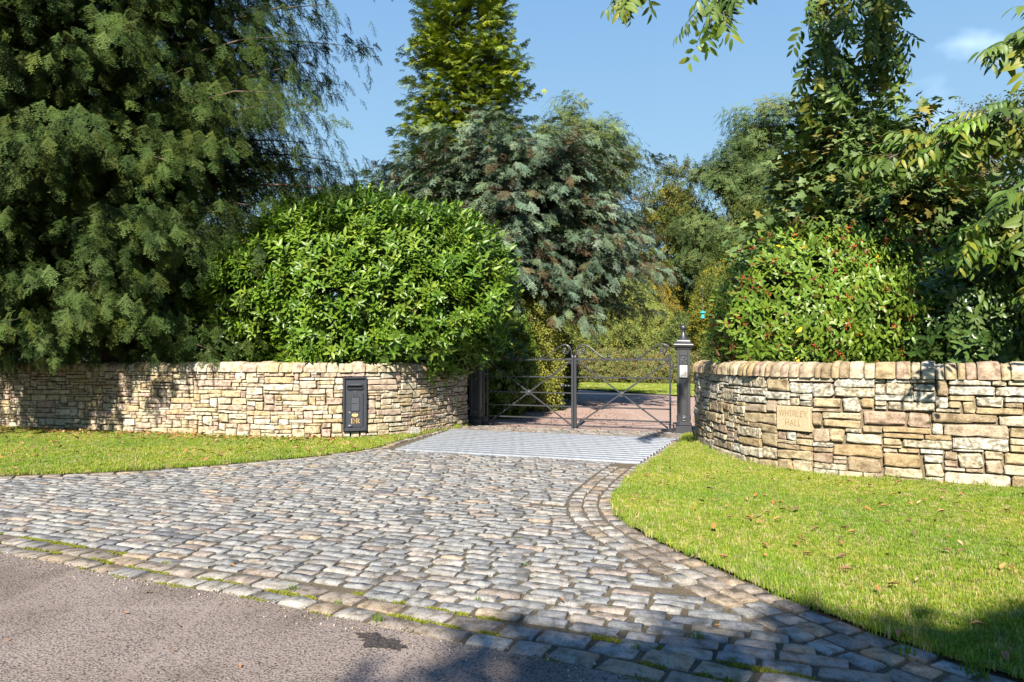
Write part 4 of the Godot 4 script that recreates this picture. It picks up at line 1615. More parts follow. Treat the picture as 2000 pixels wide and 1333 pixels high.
func _trees() -> void:
	var brown := _bark(lin(0.10, 0.07, 0.045))
	var grey := _bark(lin(0.17, 0.15, 0.12))
	var needle := leafmat(0.6, 0.2, Color(0.35, 0.4, 0.2))
	var soft := leafmat(0.6, 0.22, Color(0.7, 0.75, 0.35))
	# the yews that hang over the left wall
	var yew := needle_spray(0.24, 10, 0.12, 0.032, 0.016, 0.018, 0.35)
	var yew_c := [Color(0.039, 0.064, 0.015), Color(0.049, 0.077, 0.018), Color(0.030, 0.052, 0.013), Color(0.062, 0.092, 0.024), Color(0.044, 0.074, 0.021), Color(0.055, 0.075, 0.015)]
	var prof := curve([0.0, 0.8, 0.12, 1.0, 0.5, 0.95, 0.8, 0.6, 1.0, 0.12])
	var t := thing("yew_tree", "tall dark yew with drooping sprays above the wall, left of the laurel", "tree", Vector3(-7.9, 0, -14.35))
	conifer(t, 13.0, brown, yew, needle, yew_c, {"trunk": 0.4, "limbs": 430, "weep": 0.55, "fan": 0.75, "loose": 0.26, "floor": 1.4, "t0": 0.12, "radius": 4.75, "profile": curve([0.0, 0.66, 0.14, 0.78, 0.42, 0.98, 0.7, 0.95, 0.88, 0.6, 1.0, 0.15]), "rise": 0.36, "sag": 0.27, "step": 0.2, "side": 0.8, "gap": 0.10, "hang": 0.5, "scale": 1.2, "half": 0.7, "short": 0.6})
	t = thing("yew_tree", "dark yew at the left edge of the picture, behind the shaded end of the wall", "tree", Vector3(-12.6, 0, -15.0))
	conifer(t, 12.0, brown, yew, needle, yew_c, {"trunk": 0.38, "limbs": 360, "weep": 0.55, "fan": 0.75, "loose": 0.26, "floor": 1.5, "t0": 0.13, "radius": 4.3, "profile": prof, "rise": 0.34, "sag": 0.28, "step": 0.21, "side": 0.8, "gap": 0.10, "hang": 0.5, "scale": 1.25, "half": 0.7, "short": 0.6})
	# blue green conifer behind the laurel
	var blue := needle_spray(0.28, 10, 0.15, 0.036, 0.024, 0.022, 0.1)
	var blue_c := [Color(0.094, 0.144, 0.090), Color(0.115, 0.169, 0.110), Color(0.073, 0.112, 0.070), Color(0.106, 0.140, 0.072), Color(0.144, 0.188, 0.130), Color(0.094, 0.069, 0.038)]
	t = thing("blue_conifer", "broad blue green conifer with drooping branches behind the laurel", "tree", Vector3(-0.15, 0, -21.5))
	conifer(t, 7.3, brown, blue, needle, blue_c, {"trunk": 0.45, "fan": 0.5, "loose": 0.22, "limbs": 280, "t0": 0.36, "radius": 4.3, "profile": curve([0.0, 0.8, 0.4, 1.0, 0.7, 0.98, 0.9, 0.8, 1.0, 0.6]), "rise": 0.36, "sag": 0.3, "step": 0.25, "side": 0.9, "gap": 0.12, "hang": 0.45, "scale": 1.25, "half": 0.6, "short": 0.5})
	t = thing("blue_conifer", "lower blue green conifer filling the gap between the yew and the tall cypress", "tree", Vector3(-3.6, 0, -22.0))
	conifer(t, 7.0, brown, blue, needle, blue_c, {"trunk": 0.3, "fan": 0.5, "loose": 0.22, "limbs": 130, "t0": 0.12, "radius": 3.0, "profile": curve([0.0, 0.8, 0.4, 1.0, 0.8, 0.7, 1.0, 0.2]), "rise": 0.3, "sag": 0.4, "step": 0.26, "side": 1.2, "gap": 0.17, "hang": 0.55, "scale": 1.25, "half": 0.55})
	# tall yellow green cypress
	var scale_ := needle_spray(0.24, 11, 0.14, 0.034, 0.022, 0.020, -0.05)
	t = thing("cypress_tree", "tall narrow yellow green cypress standing up behind the blue conifer", "tree", Vector3(-1.75, 0, -26.0))
	conifer(t, 18.5, brown, scale_, leafmat(0.5, 0.35, Color(0.5, 0.55, 0.2)), [Color(0.165, 0.215, 0.016), Color(0.125, 0.175, 0.016), Color(0.215, 0.25, 0.018), Color(0.09, 0.13, 0.016), Color(0.14, 0.19, 0.02)], {"trunk": 0.3, "fan": 0.5, "loose": 0.2, "limbs": 640, "t0": 0.18, "radius": 2.3, "profile": curve([0.0, 0.9, 0.4, 1.0, 0.6, 0.85, 0.75, 0.6, 0.88, 0.36, 1.0, 0.08]), "rise": 0.35, "sag": 0.25, "step": 0.27, "side": 0.62, "gap": 0.10, "hang": -0.1, "scale": 1.2, "bare": 0.3, "half": 0.6})
	# broadleaved trees behind
	var ash := ash_sprig()
	var small := small_sprig(16, 0.36, 0.085, 0.055)
	var G1 := "deciduous trees in the grounds"
	t = thing("ash_tree", "feathery pale ash whose top shows above the blue conifer", "tree", Vector3(4.6, 0, -46), G1)
	broadleaf(t, grey, [[Vector3(5.2, 13.6, -46), Vector3(2.8, 4.6, 2.6), 42], [Vector3(2.4, 13.0, -45.5), Vector3(1.9, 3.4, 2.2), 16]], ash, soft, [Color(0.085, 0.125, 0.04), Color(0.11, 0.145, 0.05), Color(0.13, 0.15, 0.045)], {"fork": 9.0, "trunk": 0.22, "clump": 1.0, "per": 30, "scale": 1.9, "limb_every": 2})
	t = thing("ash_tree", "tall feathery grey green ash with pale upright stems, right of the sky gap", "tree", Vector3(16.6, 0, -47), G1)
	broadleaf(t, grey, [[Vector3(17.0, 12.0, -47), Vector3(3.1, 6.2, 3.0), 70], [Vector3(13.6, 9.6, -46), Vector3(2.4, 4.8, 2.4), 44]], ash, soft, [Color(0.085, 0.130, 0.045), Color(0.105, 0.150, 0.05), Color(0.125, 0.145, 0.048), Color(0.065, 0.105, 0.038)], {"fork": 5.0, "trunk": 0.24, "clump": 1.15, "per": 34, "scale": 1.9, "limb_every": 2})
	t = thing("beech_tree", "olive and bronze beech in the middle distance, above the gate's right leaf", "tree", Vector3(11.6, 0, -50), G1)
	broadleaf(t, brown, [[Vector3(11.6, 9.0, -50), Vector3(2.7, 6.0, 2.6), 90]], small, soft, [Color(0.14, 0.13, 0.03), Color(0.10, 0.115, 0.026), Color(0.075, 0.10, 0.022), Color(0.17, 0.15, 0.025), Color(0.07, 0.09, 0.022)], {"fork": 3.0, "trunk": 0.25, "clump": 0.95, "per": 46, "scale": 1.6})
	t = thing("birch_tree", "yellowing birch with a pale stem seen through the branches at the right", "tree", Vector3(15.6, 0, -24.0), G1)
	broadleaf(t, _bark(lin(0.5, 0.47, 0.42)), [[Vector3(15.6, 6.2, -24), Vector3(2.6, 3.6, 2.0), 70]], small, soft, [Color(0.15, 0.13, 0.04), Color(0.12, 0.12, 0.035), Color(0.18, 0.14, 0.04), Color(0.09, 0.105, 0.035)], {"fork": 5.5, "trunk": 0.14, "clump": 0.8, "per": 30, "scale": 1.1, "limb_every": 2})
	var bc := [Color(0.07, 0.10, 0.022), Color(0.09, 0.12, 0.028), Color(0.055, 0.082, 0.02), Color(0.11, 0.13, 0.03)]
	for q: Array in [
		["dark green tree behind the beech, just right of the blue conifer", 8.0, 55.0, 7.0, 3.4, 5.0, 60], ["mid green tree low behind the right shrubs, below the tall ash", 9.4, 25.0, 4.0, 2.4, 2.4, 52],
		["broad green tree behind the tulip tree and berry bush", 8.6, 17.5, 4.2, 2.6, 2.8, 60], ["tall green tree filling the right edge behind the chestnut leaves", 15.2, 18.0, 5.4, 3.4, 4.0, 70],
		["far tree at the back of the lawn, left end of the row", -10, 46, 6.0, 4.5, 5.0, 44], ["far tree at the back of the lawn behind the cypress", -3, 50, 6.0, 4.0, 4.6, 40], ["far tree at the back of the lawn behind the clipped mounds", 4, 58, 5.6, 4.5, 5.0, 50],
		["far tree at the back of the lawn behind the beech", 14, 60, 6.6, 5.0, 6.0, 60], ["far tree at the back of the lawn, right end of the row", 24, 50, 6.0, 5.0, 5.4, 44], ["far tree behind the left yews", -19, 30, 6.0, 5.0, 5.5, 60], ["far tree between the two yews", -10.5, 25, 5.6, 3.6, 5.0, 60]]:
		t = thing("broad_tree", q[0], "tree", Vector3(q[1], 0, -q[2]), "background trees round the lawn")
		var big: bool = q[2] > 29
		broadleaf(t, brown, [[Vector3(q[1], q[3], -q[2]), Vector3(q[4], q[5], q[4] * 0.8), q[6]]], small, soft, bc, {"fork": 2.0, "trunk": 0.2, "clump": 1.15 if big else 0.85, "per": 44, "scale": 1.7 if big else 1.1})
	# tulip tree in the shade on the right, with large lobed leaves
	var tulip := shoot(6, 0.36, 0.17, 0.17, 0.8, 0.3, false, 0.2, 0.2, true)
	var dark_leaf := leafmat(0.5, 0.35, Color(0.4, 0.5, 0.2))
	var tc := [Color(0.07, 0.115, 0.032), Color(0.085, 0.135, 0.038), Color(0.06, 0.097, 0.03), Color(0.11, 0.155, 0.05), Color(0.08, 0.125, 0.035), Color(0.075, 0.12, 0.034), Color(0.095, 0.14, 0.04), Color(0.15, 0.13, 0.03)]
	t = thing("tulip_tree", "shaded tree of large lobed leaves behind the red berried bush", "tree", Vector3(5.1, 0, -11.6))
	var got := broadleaf(t, brown, [[Vector3(5.45, 4.55, -11.4), Vector3(0.95, 1.15, 0.8), 40], [Vector3(5.25, 3.55, -11.2), Vector3(1.05, 1.0, 0.9), 38], [Vector3(6.3, 3.9, -11.4), Vector3(0.9, 0.9, 0.8), 28], [Vector3(4.75, 2.9, -11.2), Vector3(0.7, 0.7, 0.7), 18]], tulip[0], dark_leaf, tc, {"fork": 2.4, "trunk": 0.10, "clump": 0.42, "per": 13, "scale": 0.95, "limb_every": 2, "keep": true})
	leafy(t, tulip, dark_leaf, tc, leafmat(0.5, 0.35, Color(0.4, 0.5, 0.2), false), got[0], got[1], _front)
	_chestnut()

func _front(t: Transform3D) -> float:                    # how large a shoot shows: near the camera and in view
	return (1.0 if in_view(t.origin, 0.97) else 0.0) - t.origin.distance_to(EYE) * 0.02 + t.basis.z.z * 0.05

func _chestnut() -> void:
	var ch := shoot(9, 0.42, 0.20, 0.064, 0.85, 0.6, true, 0.22, 0.3)
	var lm := leafmat(0.46, 0.38, Color(0.6, 0.7, 0.25))
	var cols := [Color(0.065, 0.115, 0.018), Color(0.08, 0.135, 0.022), Color(0.055, 0.095, 0.018), Color(0.10, 0.15, 0.03), Color(0.16, 0.17, 0.02)]
	var bark := _bark(lin(0.12, 0.095, 0.07))
	# [limb points, how thick with leaves]: limbs of the tree at the right, beyond the wall's end and out of frame
	var t := thing("chestnut_tree", "sweet chestnut reaching in from the right with long toothed hanging leaves", "tree", Vector3(8.6, 0, -7.6))
	var st := S()
	tube(st, PackedVector3Array([Vector3(0, -0.1, 0), Vector3(0.1, 2.5, 0), Vector3(0, 5.0, 0.1), Vector3(0.2, 8.0, 0)]), PackedFloat32Array([0.34, 0.26, 0.2, 0.1]), 10)
	var xf: Array = []
	var cc := PackedColorArray()
	var limbs: Array = [
		# into the right of the picture
		[[Vector3(8.6, 3.6, -7.6), Vector3(7.0, 4.6, -8.2), Vector3(5.9, 4.25, -8.4), Vector3(5.15, 3.95, -8.5)], 90, 0.4, 0.4],
		[[Vector3(8.6, 3.0, -7.6), Vector3(7.0, 3.9, -8.3), Vector3(5.8, 4.2, -8.9), Vector3(4.75, 3.95, -9.2)], 120, 0.38, 0.35],
		[[Vector3(8.6, 2.6, -7.6), Vector3(7.0, 3.2, -8.0), Vector3(6.2, 3.1, -8.4), Vector3(5.5, 2.8, -8.6)], 110, 0.42, 0.4],
		[[Vector3(8.6, 2.2, -7.6), Vector3(7.2, 2.7, -8.3), Vector3(6.8, 2.6, -8.6), Vector3(6.15, 2.25, -8.9)], 120, 0.45, 0.4],
		[[Vector3(8.6, 1.8, -7.6), Vector3(7.3, 2.2, -8.2), Vector3(6.9, 2.1, -8.5), Vector3(6.4, 1.8, -8.6)], 110, 0.4, 0.4],
		[[Vector3(8.6, 1.6, -7.6), Vector3(7.6, 1.9, -8.6), Vector3(6.8, 1.7, -9.2), Vector3(6.2, 1.5, -9.5)], 90, 0.4, 0.4],
		[[Vector3(8.6, 3.2, -7.6), Vector3(7.4, 3.9, -8.0), Vector3(6.6, 3.6, -8.2), Vector3(5.95, 3.3, -8.3)], 120, 0.45, 0.4],
		[[Vector3(8.6, 2.8, -7.6), Vector3(7.4, 3.2, -7.9), Vector3(6.7, 2.9, -8.0), Vector3(6.05, 2.65, -8.1)], 120, 0.45, 0.4],
		[[Vector3(8.6, 2.0, -7.6), Vector3(7.4, 2.6, -7.8), Vector3(6.7, 2.4, -7.9), Vector3(6.1, 2.1, -8.0)], 110, 0.42, 0.4],
		# near spray at the right edge
		[[Vector3(8.6, 3.4, -7.6), Vector3(6.6, 3.6, -6.6), Vector3(5.0, 3.1, -6.2), Vector3(4.25, 2.75, -6.1)], 46, 0.28, 0.4],
		[[Vector3(8.6, 4.6, -7.6), Vector3(6.8, 5.2, -7.0), Vector3(5.4, 4.75, -6.8), Vector3(4.75, 4.3, -6.7)], 46, 0.25, 0.6],
		# overhead, drooping into the top of the picture
		[[Vector3(8.6, 5.0, -7.6), Vector3(6.0, 7.0, -7.6), Vector3(6.0, 8.9, -10.2), Vector3(4.95, 7.6, -10.8), Vector3(4.75, 5.4, -10.8)], 230, 0.6, 0.62],
		[[Vector3(8.6, 5.0, -7.6), Vector3(6.4, 7.2, -8.0), Vector3(6.6, 8.6, -10.4), Vector3(5.9, 7.8, -11.0), Vector3(5.7, 5.9, -11.0)], 250, 0.65, 0.6],
		[[Vector3(8.6, 6.0, -7.6), Vector3(5.5, 7.6, -6.8), Vector3(2.9, 6.2, -6.6), Vector3(1.80, 4.53, -6.5)], 72, 0.24, 0.76, 0.8],
		[[Vector3(8.6, 6.4, -7.6), Vector3(4.5, 8.0, -6.8), Vector3(1.9, 6.5, -6.6), Vector3(1.06, 4.66, -6.5)], 52, 0.18, 0.78, 0.8],
		[[Vector3(8.6, 6.0, -7.6), Vector3(8.0, 8.0, -5.6), Vector3(6.5, 8.4, -4.0), Vector3(5.6, 7.8, -3.4)], 90, 0.6, 0.6],
		[[Vector3(8.6, 7.5, -7.6), Vector3(9.0, 9.6, -8.4), Vector3(8.0, 10.4, -9.4), Vector3(7.4, 9.8, -10.0)], 120, 0.8, 0.6],
		# the dense top of the tree towards the road, above the frame, which shades what hangs below it
		[[Vector3(8.6, 6.5, -7.6), Vector3(7.0, 9.6, -7.6), Vector3(5.6, 9.6, -7.2), Vector3(3.9, 8.9, -6.9)], 330, 1.0, 0.4],
		[[Vector3(8.6, 6.5, -7.6), Vector3(10.4, 8.0, -6.6), Vector3(11.8, 8.2, -6.0), Vector3(12.6, 7.6, -5.4)], 120, 0.8, 0.6]]
	for l: Array in limbs:
		var c := Curve3D.new()
		var ps: Array = l[0]
		for i in ps.size():
			var tn: Vector3 = (ps[mini(i + 1, ps.size() - 1)] - ps[maxi(i - 1, 0)]) * 0.18
			c.add_point(ps[i], -tn, tn)
		var len0 := c.get_baked_length()
		var pts := PackedVector3Array()
		var rad := PackedFloat32Array()
		for i in 10:
			pts.append(c.sample_baked(len0 * i / 9.0) - t.position)
			rad.append(lerpf(0.075, 0.006, i / 9.0))
		tube(st, pts, rad, 6)
		for i in l[1]:
			var f: float = pow(rng.randf(), 0.7) * (1.0 - l[3]) + l[3] if rng.randf() < 0.85 else R(0.3, 1.0)
			var p := c.sample_baked(len0 * f)
			var tn := (c.sample_baked(minf(len0 * f + 0.1, len0)) - c.sample_baked(len0 * f - 0.1)).normalized()
			var out := rdir()
			var q: Vector3 = p + out * Vector3(1, 0.7, 1) * l[2] * R(0.1, 1.0) * (1.15 - 0.6 * f)
			var d := (tn * 0.75 + out * 0.7 + Vector3(0, -0.35, 0)).normalized()
			xf.append(Transform3D(frame(d, Vector3(0, 1, 0) + Vector3(R(-0.7, 0.7), 0, R(-0.3, 1.0))).scaled_local(Vector3.ONE * R(0.6, 1.05) * (l[4] if l.size() > 4 else 1.0)), q))
			cc.append(pick(cols))
			tube2(st, p - t.position, q - t.position, 0.006, 0.003, 3)
	part("trunk", st, bark, t)
	leafy(t, ch, lm, cols, leafmat(0.46, 0.38, Color(0.6, 0.7, 0.25), false), xf, cc, func(x: Transform3D) -> float: return (1.0 if in_view(x.origin, 0.97) else 0.0) - x.origin.distance_to(EYE) * 0.02)
	# the tree across the road, behind the camera, that throws the shade in the corner
	t = thing("roadside_tree", "leafy tree across the road whose shade falls on the tarmac at lower right", "tree", Vector3(-0.2, 0, 9.6))
	broadleaf(t, bark, [[Vector3(0.1, 7.7, 9.95), Vector3(3.2, 2.2, 2.7), 190]], small_sprig(16, 0.36, 0.17, 0.10), leafmat(0.5, 0.4, Color(0.6, 0.7, 0.3)), [Color(0.07, 0.11, 0.02), Color(0.09, 0.13, 0.025)], {"fork": 5.0, "trunk": 0.22, "clump": 0.6, "per": 46, "scale": 1.0})

# ---------------------------------------------------------------- shrubs
func _bush(t: Node3D, sp: Array, mt: Material, flat: StandardMaterial3D, cols: Array, c: Vector3, r: Vector3, n: int, amp: float, up: float, ymin: float, sc: float, hang := 0.0) -> Array:
	var xf: Array = []
	var cc := PackedColorArray()
	for q in dome(c, r, n, 0.72, amp, 75.0, ymin):
		var out: Vector3 = q[1]
		var d := (out * 0.75 + Vector3(0, up, 0) + rdir() * 0.42).normalized()
		if hang > 0.0:
			d = (out * 0.8 + Vector3(0, 0.25 - hang * rng.randf(), 0) + rdir() * 0.45).normalized()
		var f := out * 0.7 + Vector3(0, 0.8, 0) + rdir() * 0.3
		var k := R(0.75, 1.15)
		xf.append(Transform3D(frame(d, f).scaled_local(Vector3.ONE * sc * k), q[0] - d * 0.08))
		var col := pick(cols)
		while col.r > 0.3:
			col = pick(cols)
		cc.append(col)
	leafy(t, sp, mt, cols, flat, xf, cc, _front)
	return xf

func _shrubs() -> void:
	var twig := mat(lin(0.09, 0.065, 0.035), 0.9)
	# cherry laurel
	var lau := shoot(10, 0.26, 0.158, 0.052, 0.75, 0.0, false, 0.3, 0.22)
	var lc := [Color(0.075, 0.145, 0.012), Color(0.09, 0.165, 0.014), Color(0.06, 0.12, 0.012), Color(0.12, 0.20, 0.018), Color(0.10, 0.175, 0.015), Color(0.16, 0.23, 0.025)]
	var lm := leafmat(0.4, 0.42, Color(0.55, 0.65, 0.2))
	var t := thing("laurel_bush", "large rounded glossy green laurel overhanging the left wall beside the gate", "bush", Vector3(-2.7, 0, -14.2))
	_bush(t, lau, lm, leafmat(0.36, 0.42, Color(0.55, 0.65, 0.2), false), lc, Vector3(-2.95, 2.62, -14.25), Vector3(3.0, 1.92, 2.0), 6200, 0.11, 0.55, 0.9, 0.95)
	var st := S()
	for i in 22:
		var d := Vector3(R(-2.0, 2.0), R(1.2, 2.6), R(-1.1, 1.1))
		var o := Vector3(d.x * 0.3, -0.05, d.z * 0.3)
		tube(st, PackedVector3Array([o, o.lerp(d, 0.5) + Vector3(0, 0.3, 0), d]), PackedFloat32Array([0.05, 0.03, 0.012]), 5)
	part("stems", st, twig, t)
	# darker lower laurel to its left, under the yew
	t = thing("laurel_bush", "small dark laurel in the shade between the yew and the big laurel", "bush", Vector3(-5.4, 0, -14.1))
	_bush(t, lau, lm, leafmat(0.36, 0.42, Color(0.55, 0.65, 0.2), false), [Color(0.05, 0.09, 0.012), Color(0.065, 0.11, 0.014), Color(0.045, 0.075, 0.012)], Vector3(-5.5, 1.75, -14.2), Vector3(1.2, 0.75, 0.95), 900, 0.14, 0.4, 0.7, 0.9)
	# ivy clad shrub just behind the left half of the gate
	var ivy := shoot(9, 0.22, 0.085, 0.045, 0.8, 0.0, false, 0.2, 0.2)
	t = thing("evergreen_shrub", "small leaved evergreen shrub close behind the left gate leaf", "bush", Vector3(-0.35, 0, -17.0))
	_bush(t, ivy, lm, leafmat(0.3, 0.5, Color(0.5, 0.6, 0.2), false), [Color(0.06, 0.11, 0.015), Color(0.085, 0.14, 0.018), Color(0.11, 0.16, 0.02)], Vector3(-0.3, 1.2, -17.0), Vector3(0.85, 1.35, 0.9), 1500, 0.14, 0.4, 0.05, 1.0)
	# yellow green clipped conifers beside the drive
	var fine := small_sprig(18, 0.26, 0.045, 0.03)
	var fm := leafmat(0.6, 0.35, Color(0.5, 0.55, 0.2))
	for q: Array in [
		["tall yellow green clipped shrub behind the left gate leaf", 0.35, 19.5, 0.95, 2.1, 2.35, 3200, [Color(0.15, 0.165, 0.022), Color(0.125, 0.145, 0.02), Color(0.18, 0.18, 0.03)]],
		["dark shrub beside the drive, in shade behind the gate's left leaf", 0.9, 23.0, 1.1, 1.5, 1.7, 2200, [Color(0.055, 0.085, 0.02), Color(0.07, 0.10, 0.022)]],
		["large rounded olive green shrub mound beyond the gate", 6.4, 46.0, 3.5, 5.4, 3.9, 9000, [Color(0.180, 0.221, 0.050), Color(0.150, 0.192, 0.044), Color(0.204, 0.234, 0.055), Color(0.168, 0.182, 0.033)]],
		["pale olive shrub mound left of the largest one, under the blue conifer", 5.6, 50.0, 3.2, 5.6, 3.4, 5200, [Color(0.168, 0.215, 0.077), Color(0.144, 0.189, 0.066)]],
		["rounded shrub mound behind the gate's right post", 11.6, 43.5, 2.4, 3.3, 2.4, 5000, [Color(0.085, 0.12, 0.03), Color(0.07, 0.10, 0.026), Color(0.11, 0.13, 0.03)]],
		["tall yellow leaved shrub standing above the mound, left of the tulip tree", 12.2, 40.0, 1.9, 6.2, 3.6, 5200, [Color(0.19, 0.19, 0.025), Color(0.15, 0.165, 0.025), Color(0.12, 0.14, 0.025), Color(0.25, 0.22, 0.022)]],
		["shrub with orange yellow autumn leaves left of the yellow shrub", 9.6, 49.0, 1.9, 6.6, 3.6, 3000, [Color(0.28, 0.19, 0.015), Color(0.14, 0.14, 0.025), Color(0.11, 0.12, 0.025)]],
		["dark green shrub behind the right post and wall end", 6.7, 19.0, 1.5, 2.1, 1.9, 3600, [Color(0.06, 0.09, 0.02), Color(0.08, 0.11, 0.025), Color(0.05, 0.078, 0.018)]]]:
		t = thing("rounded_shrub", q[0], "bush", Vector3(q[1], 0, -q[2]), "shrubs along the drive")
		var xf: Array = []
		var cc := PackedColorArray()
		var big: float = 1.9 if q[2] > 30 else 1.3
		for w in dome(Vector3(q[1], q[4] * 0.55, -q[2]), Vector3(q[3], q[5] * 0.95, q[3] * 0.9), q[6], 0.8, 0.13, 70.0, 0.05):
			var d: Vector3 = w[1]
			xf.append(Transform3D(frame(d + Vector3(0, 0.4, 0) + rdir() * 0.6, Vector3.UP + rdir() * 0.6).scaled_local(Vector3.ONE * big * R(0.7, 1.25)), w[0] - d * 0.1))
			cc.append(pick(q[7]))
		st = S()
		for i in 8:
			var d := Vector3(R(-0.6, 0.6) * q[3], q[4] * R(0.6, 1.0), R(-0.5, 0.5) * q[3])
			tube2(st, Vector3(d.x * 0.3, -0.05, d.z * 0.3), d, 0.05, 0.015, 5)
		part("stems", st, twig, t)
		crown(t, "foliage", fine, fm, xf, cc)
	# low flowering shrubs along the far lawn
	for k in 6:
		var x := 1.9 + k * 1.75
		t = thing("low_shrub", ["low bronze shrub at the left end of the border by the lawn", "second low shrub of the border by the lawn, counted from the left", "low green shrub in the border behind the meeting stiles", "low bronze shrub in the border behind the right leaf's boss", "low shrub of the border behind the right hinge", "low shrub at the right end of the border, behind the post"][k], "bush", Vector3(x, 0, -41.5 + k * 0.7), "low shrubs edging the lawn")
		var xf: Array = []
		var cc := PackedColorArray()
		for w in dome(Vector3(x, 0.55, -41.5 + k * 0.7), Vector3(1.25, 1.1, 0.9), 900, 0.75, 0.14, 70.0, 0.03):
			var d: Vector3 = w[1]
			xf.append(Transform3D(frame(d + Vector3(0, 0.5, 0) + rdir() * 0.6, Vector3.UP + rdir() * 0.6).scaled_local(Vector3.ONE * 1.6 * R(0.7, 1.25)), w[0]))
			cc.append(pick([Color(0.16, 0.17, 0.05), Color(0.12, 0.15, 0.04), Color(0.21, 0.16, 0.06)]))
		crown(t, "foliage", fine, fm, xf, cc)
	# bush with red berries and yellow leaves above the right wall
	var ber := shoot(9, 0.26, 0.125, 0.046, 0.8, 0.25, false, 0.22, 0.3)
	var bcol := [Color(0.119, 0.192, 0.020), Color(0.138, 0.216, 0.024), Color(0.088, 0.150, 0.020), Color(0.163, 0.240, 0.031), Color(0.119, 0.198, 0.022), Color(0.094, 0.168, 0.022), Color(0.106, 0.180, 0.022), Color(0.125, 0.204, 0.022), Color(0.150, 0.228, 0.028), Color(0.100, 0.174, 0.022), Color(0.112, 0.192, 0.022), Color(0.138, 0.216, 0.024), Color(0.125, 0.198, 0.022), Color(0.106, 0.168, 0.020), Color(0.094, 0.168, 0.022), Color(0.150, 0.222, 0.028), Color(0.138, 0.216, 0.024), Color(0.125, 0.198, 0.022), Color(0.106, 0.180, 0.022), Color(0.125, 0.204, 0.022), Color(0.150, 0.228, 0.028), Color(0.100, 0.174, 0.022), Color(0.112, 0.192, 0.022), Color(0.525, 0.360, 0.013), Color(0.45, 0.36, 0.02), Color(0.40, 0.20, 0.02)]
	var bm := leafmat(0.4, 0.42, Color(0.6, 0.65, 0.25))
	t = thing("berry_bush", "broad glossy bush with red berries and some yellow leaves above the right wall", "bush", Vector3(4.2, 0, -10.3))
	var at := _bush(t, ber, bm, leafmat(0.38, 0.42, Color(0.6, 0.65, 0.25), false), bcol, Vector3(4.72, 1.72, -10.4), Vector3(1.65, 1.5, 1.05), 3300, 0.14, 0.3, 1.22, 0.95, 0.7)
	st = S()
	for i in 14:
		var d := Vector3(R(-1.3, 1.3), R(1.2, 2.2), R(-0.7, 0.7))
		tube2(st, Vector3(d.x * 0.3, -0.05, d.z * 0.3), d, 0.035, 0.012, 5)
	part("stems", st, mat(lin(0.14, 0.05, 0.035), 0.8), t)
	var bs := S()
	bs.set_smooth_group(0)
	for i in 14:
		var o := rdir() * R(0.01, 0.06)
		lathe(bs, o, [0.0, -0.010, 0.0088, -0.005, 0.0088, 0.005, 0.0, 0.010], 5)
	var xf2: Array = []
	var cc2 := PackedColorArray()
	for i in range(0, at.size(), 4):
		xf2.append(Transform3D(Basis.from_euler(Vector3(R(0, 3), R(0, 3), 0)), at[i].origin + at[i].basis.y * 0.2))
		cc2.append(pick([Color(0.40, 0.03, 0.02), Color(0.33, 0.05, 0.02), Color(0.26, 0.025, 0.03)]))
	crown(t, "berries", done(bs), leafmat(0.3, 0.5, Color(0, 0, 0)), xf2, cc2)
	var xf3: Array = []
	var cc3 := PackedColorArray()
	for i in range(3, at.size(), 26):
		xf3.append(at[i] * Transform3D(Basis.from_euler(Vector3(R(-0.9, 0.2), R(-1, 1), R(-0.8, 0.8))), Vector3(R(-0.04, 0.04), R(0.05, 0.25), 0.05)))
		cc3.append(pick([Color(0.48, 0.36, 0.015), Color(0.42, 0.24, 0.02), Color(0.40, 0.38, 0.04)]))
	crown(t, "yellow_leaves", ber[1], bm, xf3, cc3)
	# big leaved dark shrub at the right end of the wall
	var rho := shoot(9, 0.26, 0.175, 0.06, 0.85, 0.2, false, 0.2, 0.25)
	var rm := leafmat(0.34, 0.5, Color(0.4, 0.5, 0.2))
	t = thing("rhododendron", "dark large leaved evergreen shrub over the right end of the wall", "bush", Vector3(6.7, 0, -9.6))
	_bush(t, rho, rm, leafmat(0.34, 0.5, Color(0.4, 0.5, 0.2), false), [Color(0.05, 0.095, 0.022), Color(0.065, 0.115, 0.026), Color(0.042, 0.08, 0.02), Color(0.08, 0.125, 0.03)], Vector3(6.9, 1.5, -9.7), Vector3(1.5, 1.5, 1.2), 1800, 0.14, 0.3, 0.8, 0.95, 0.6)

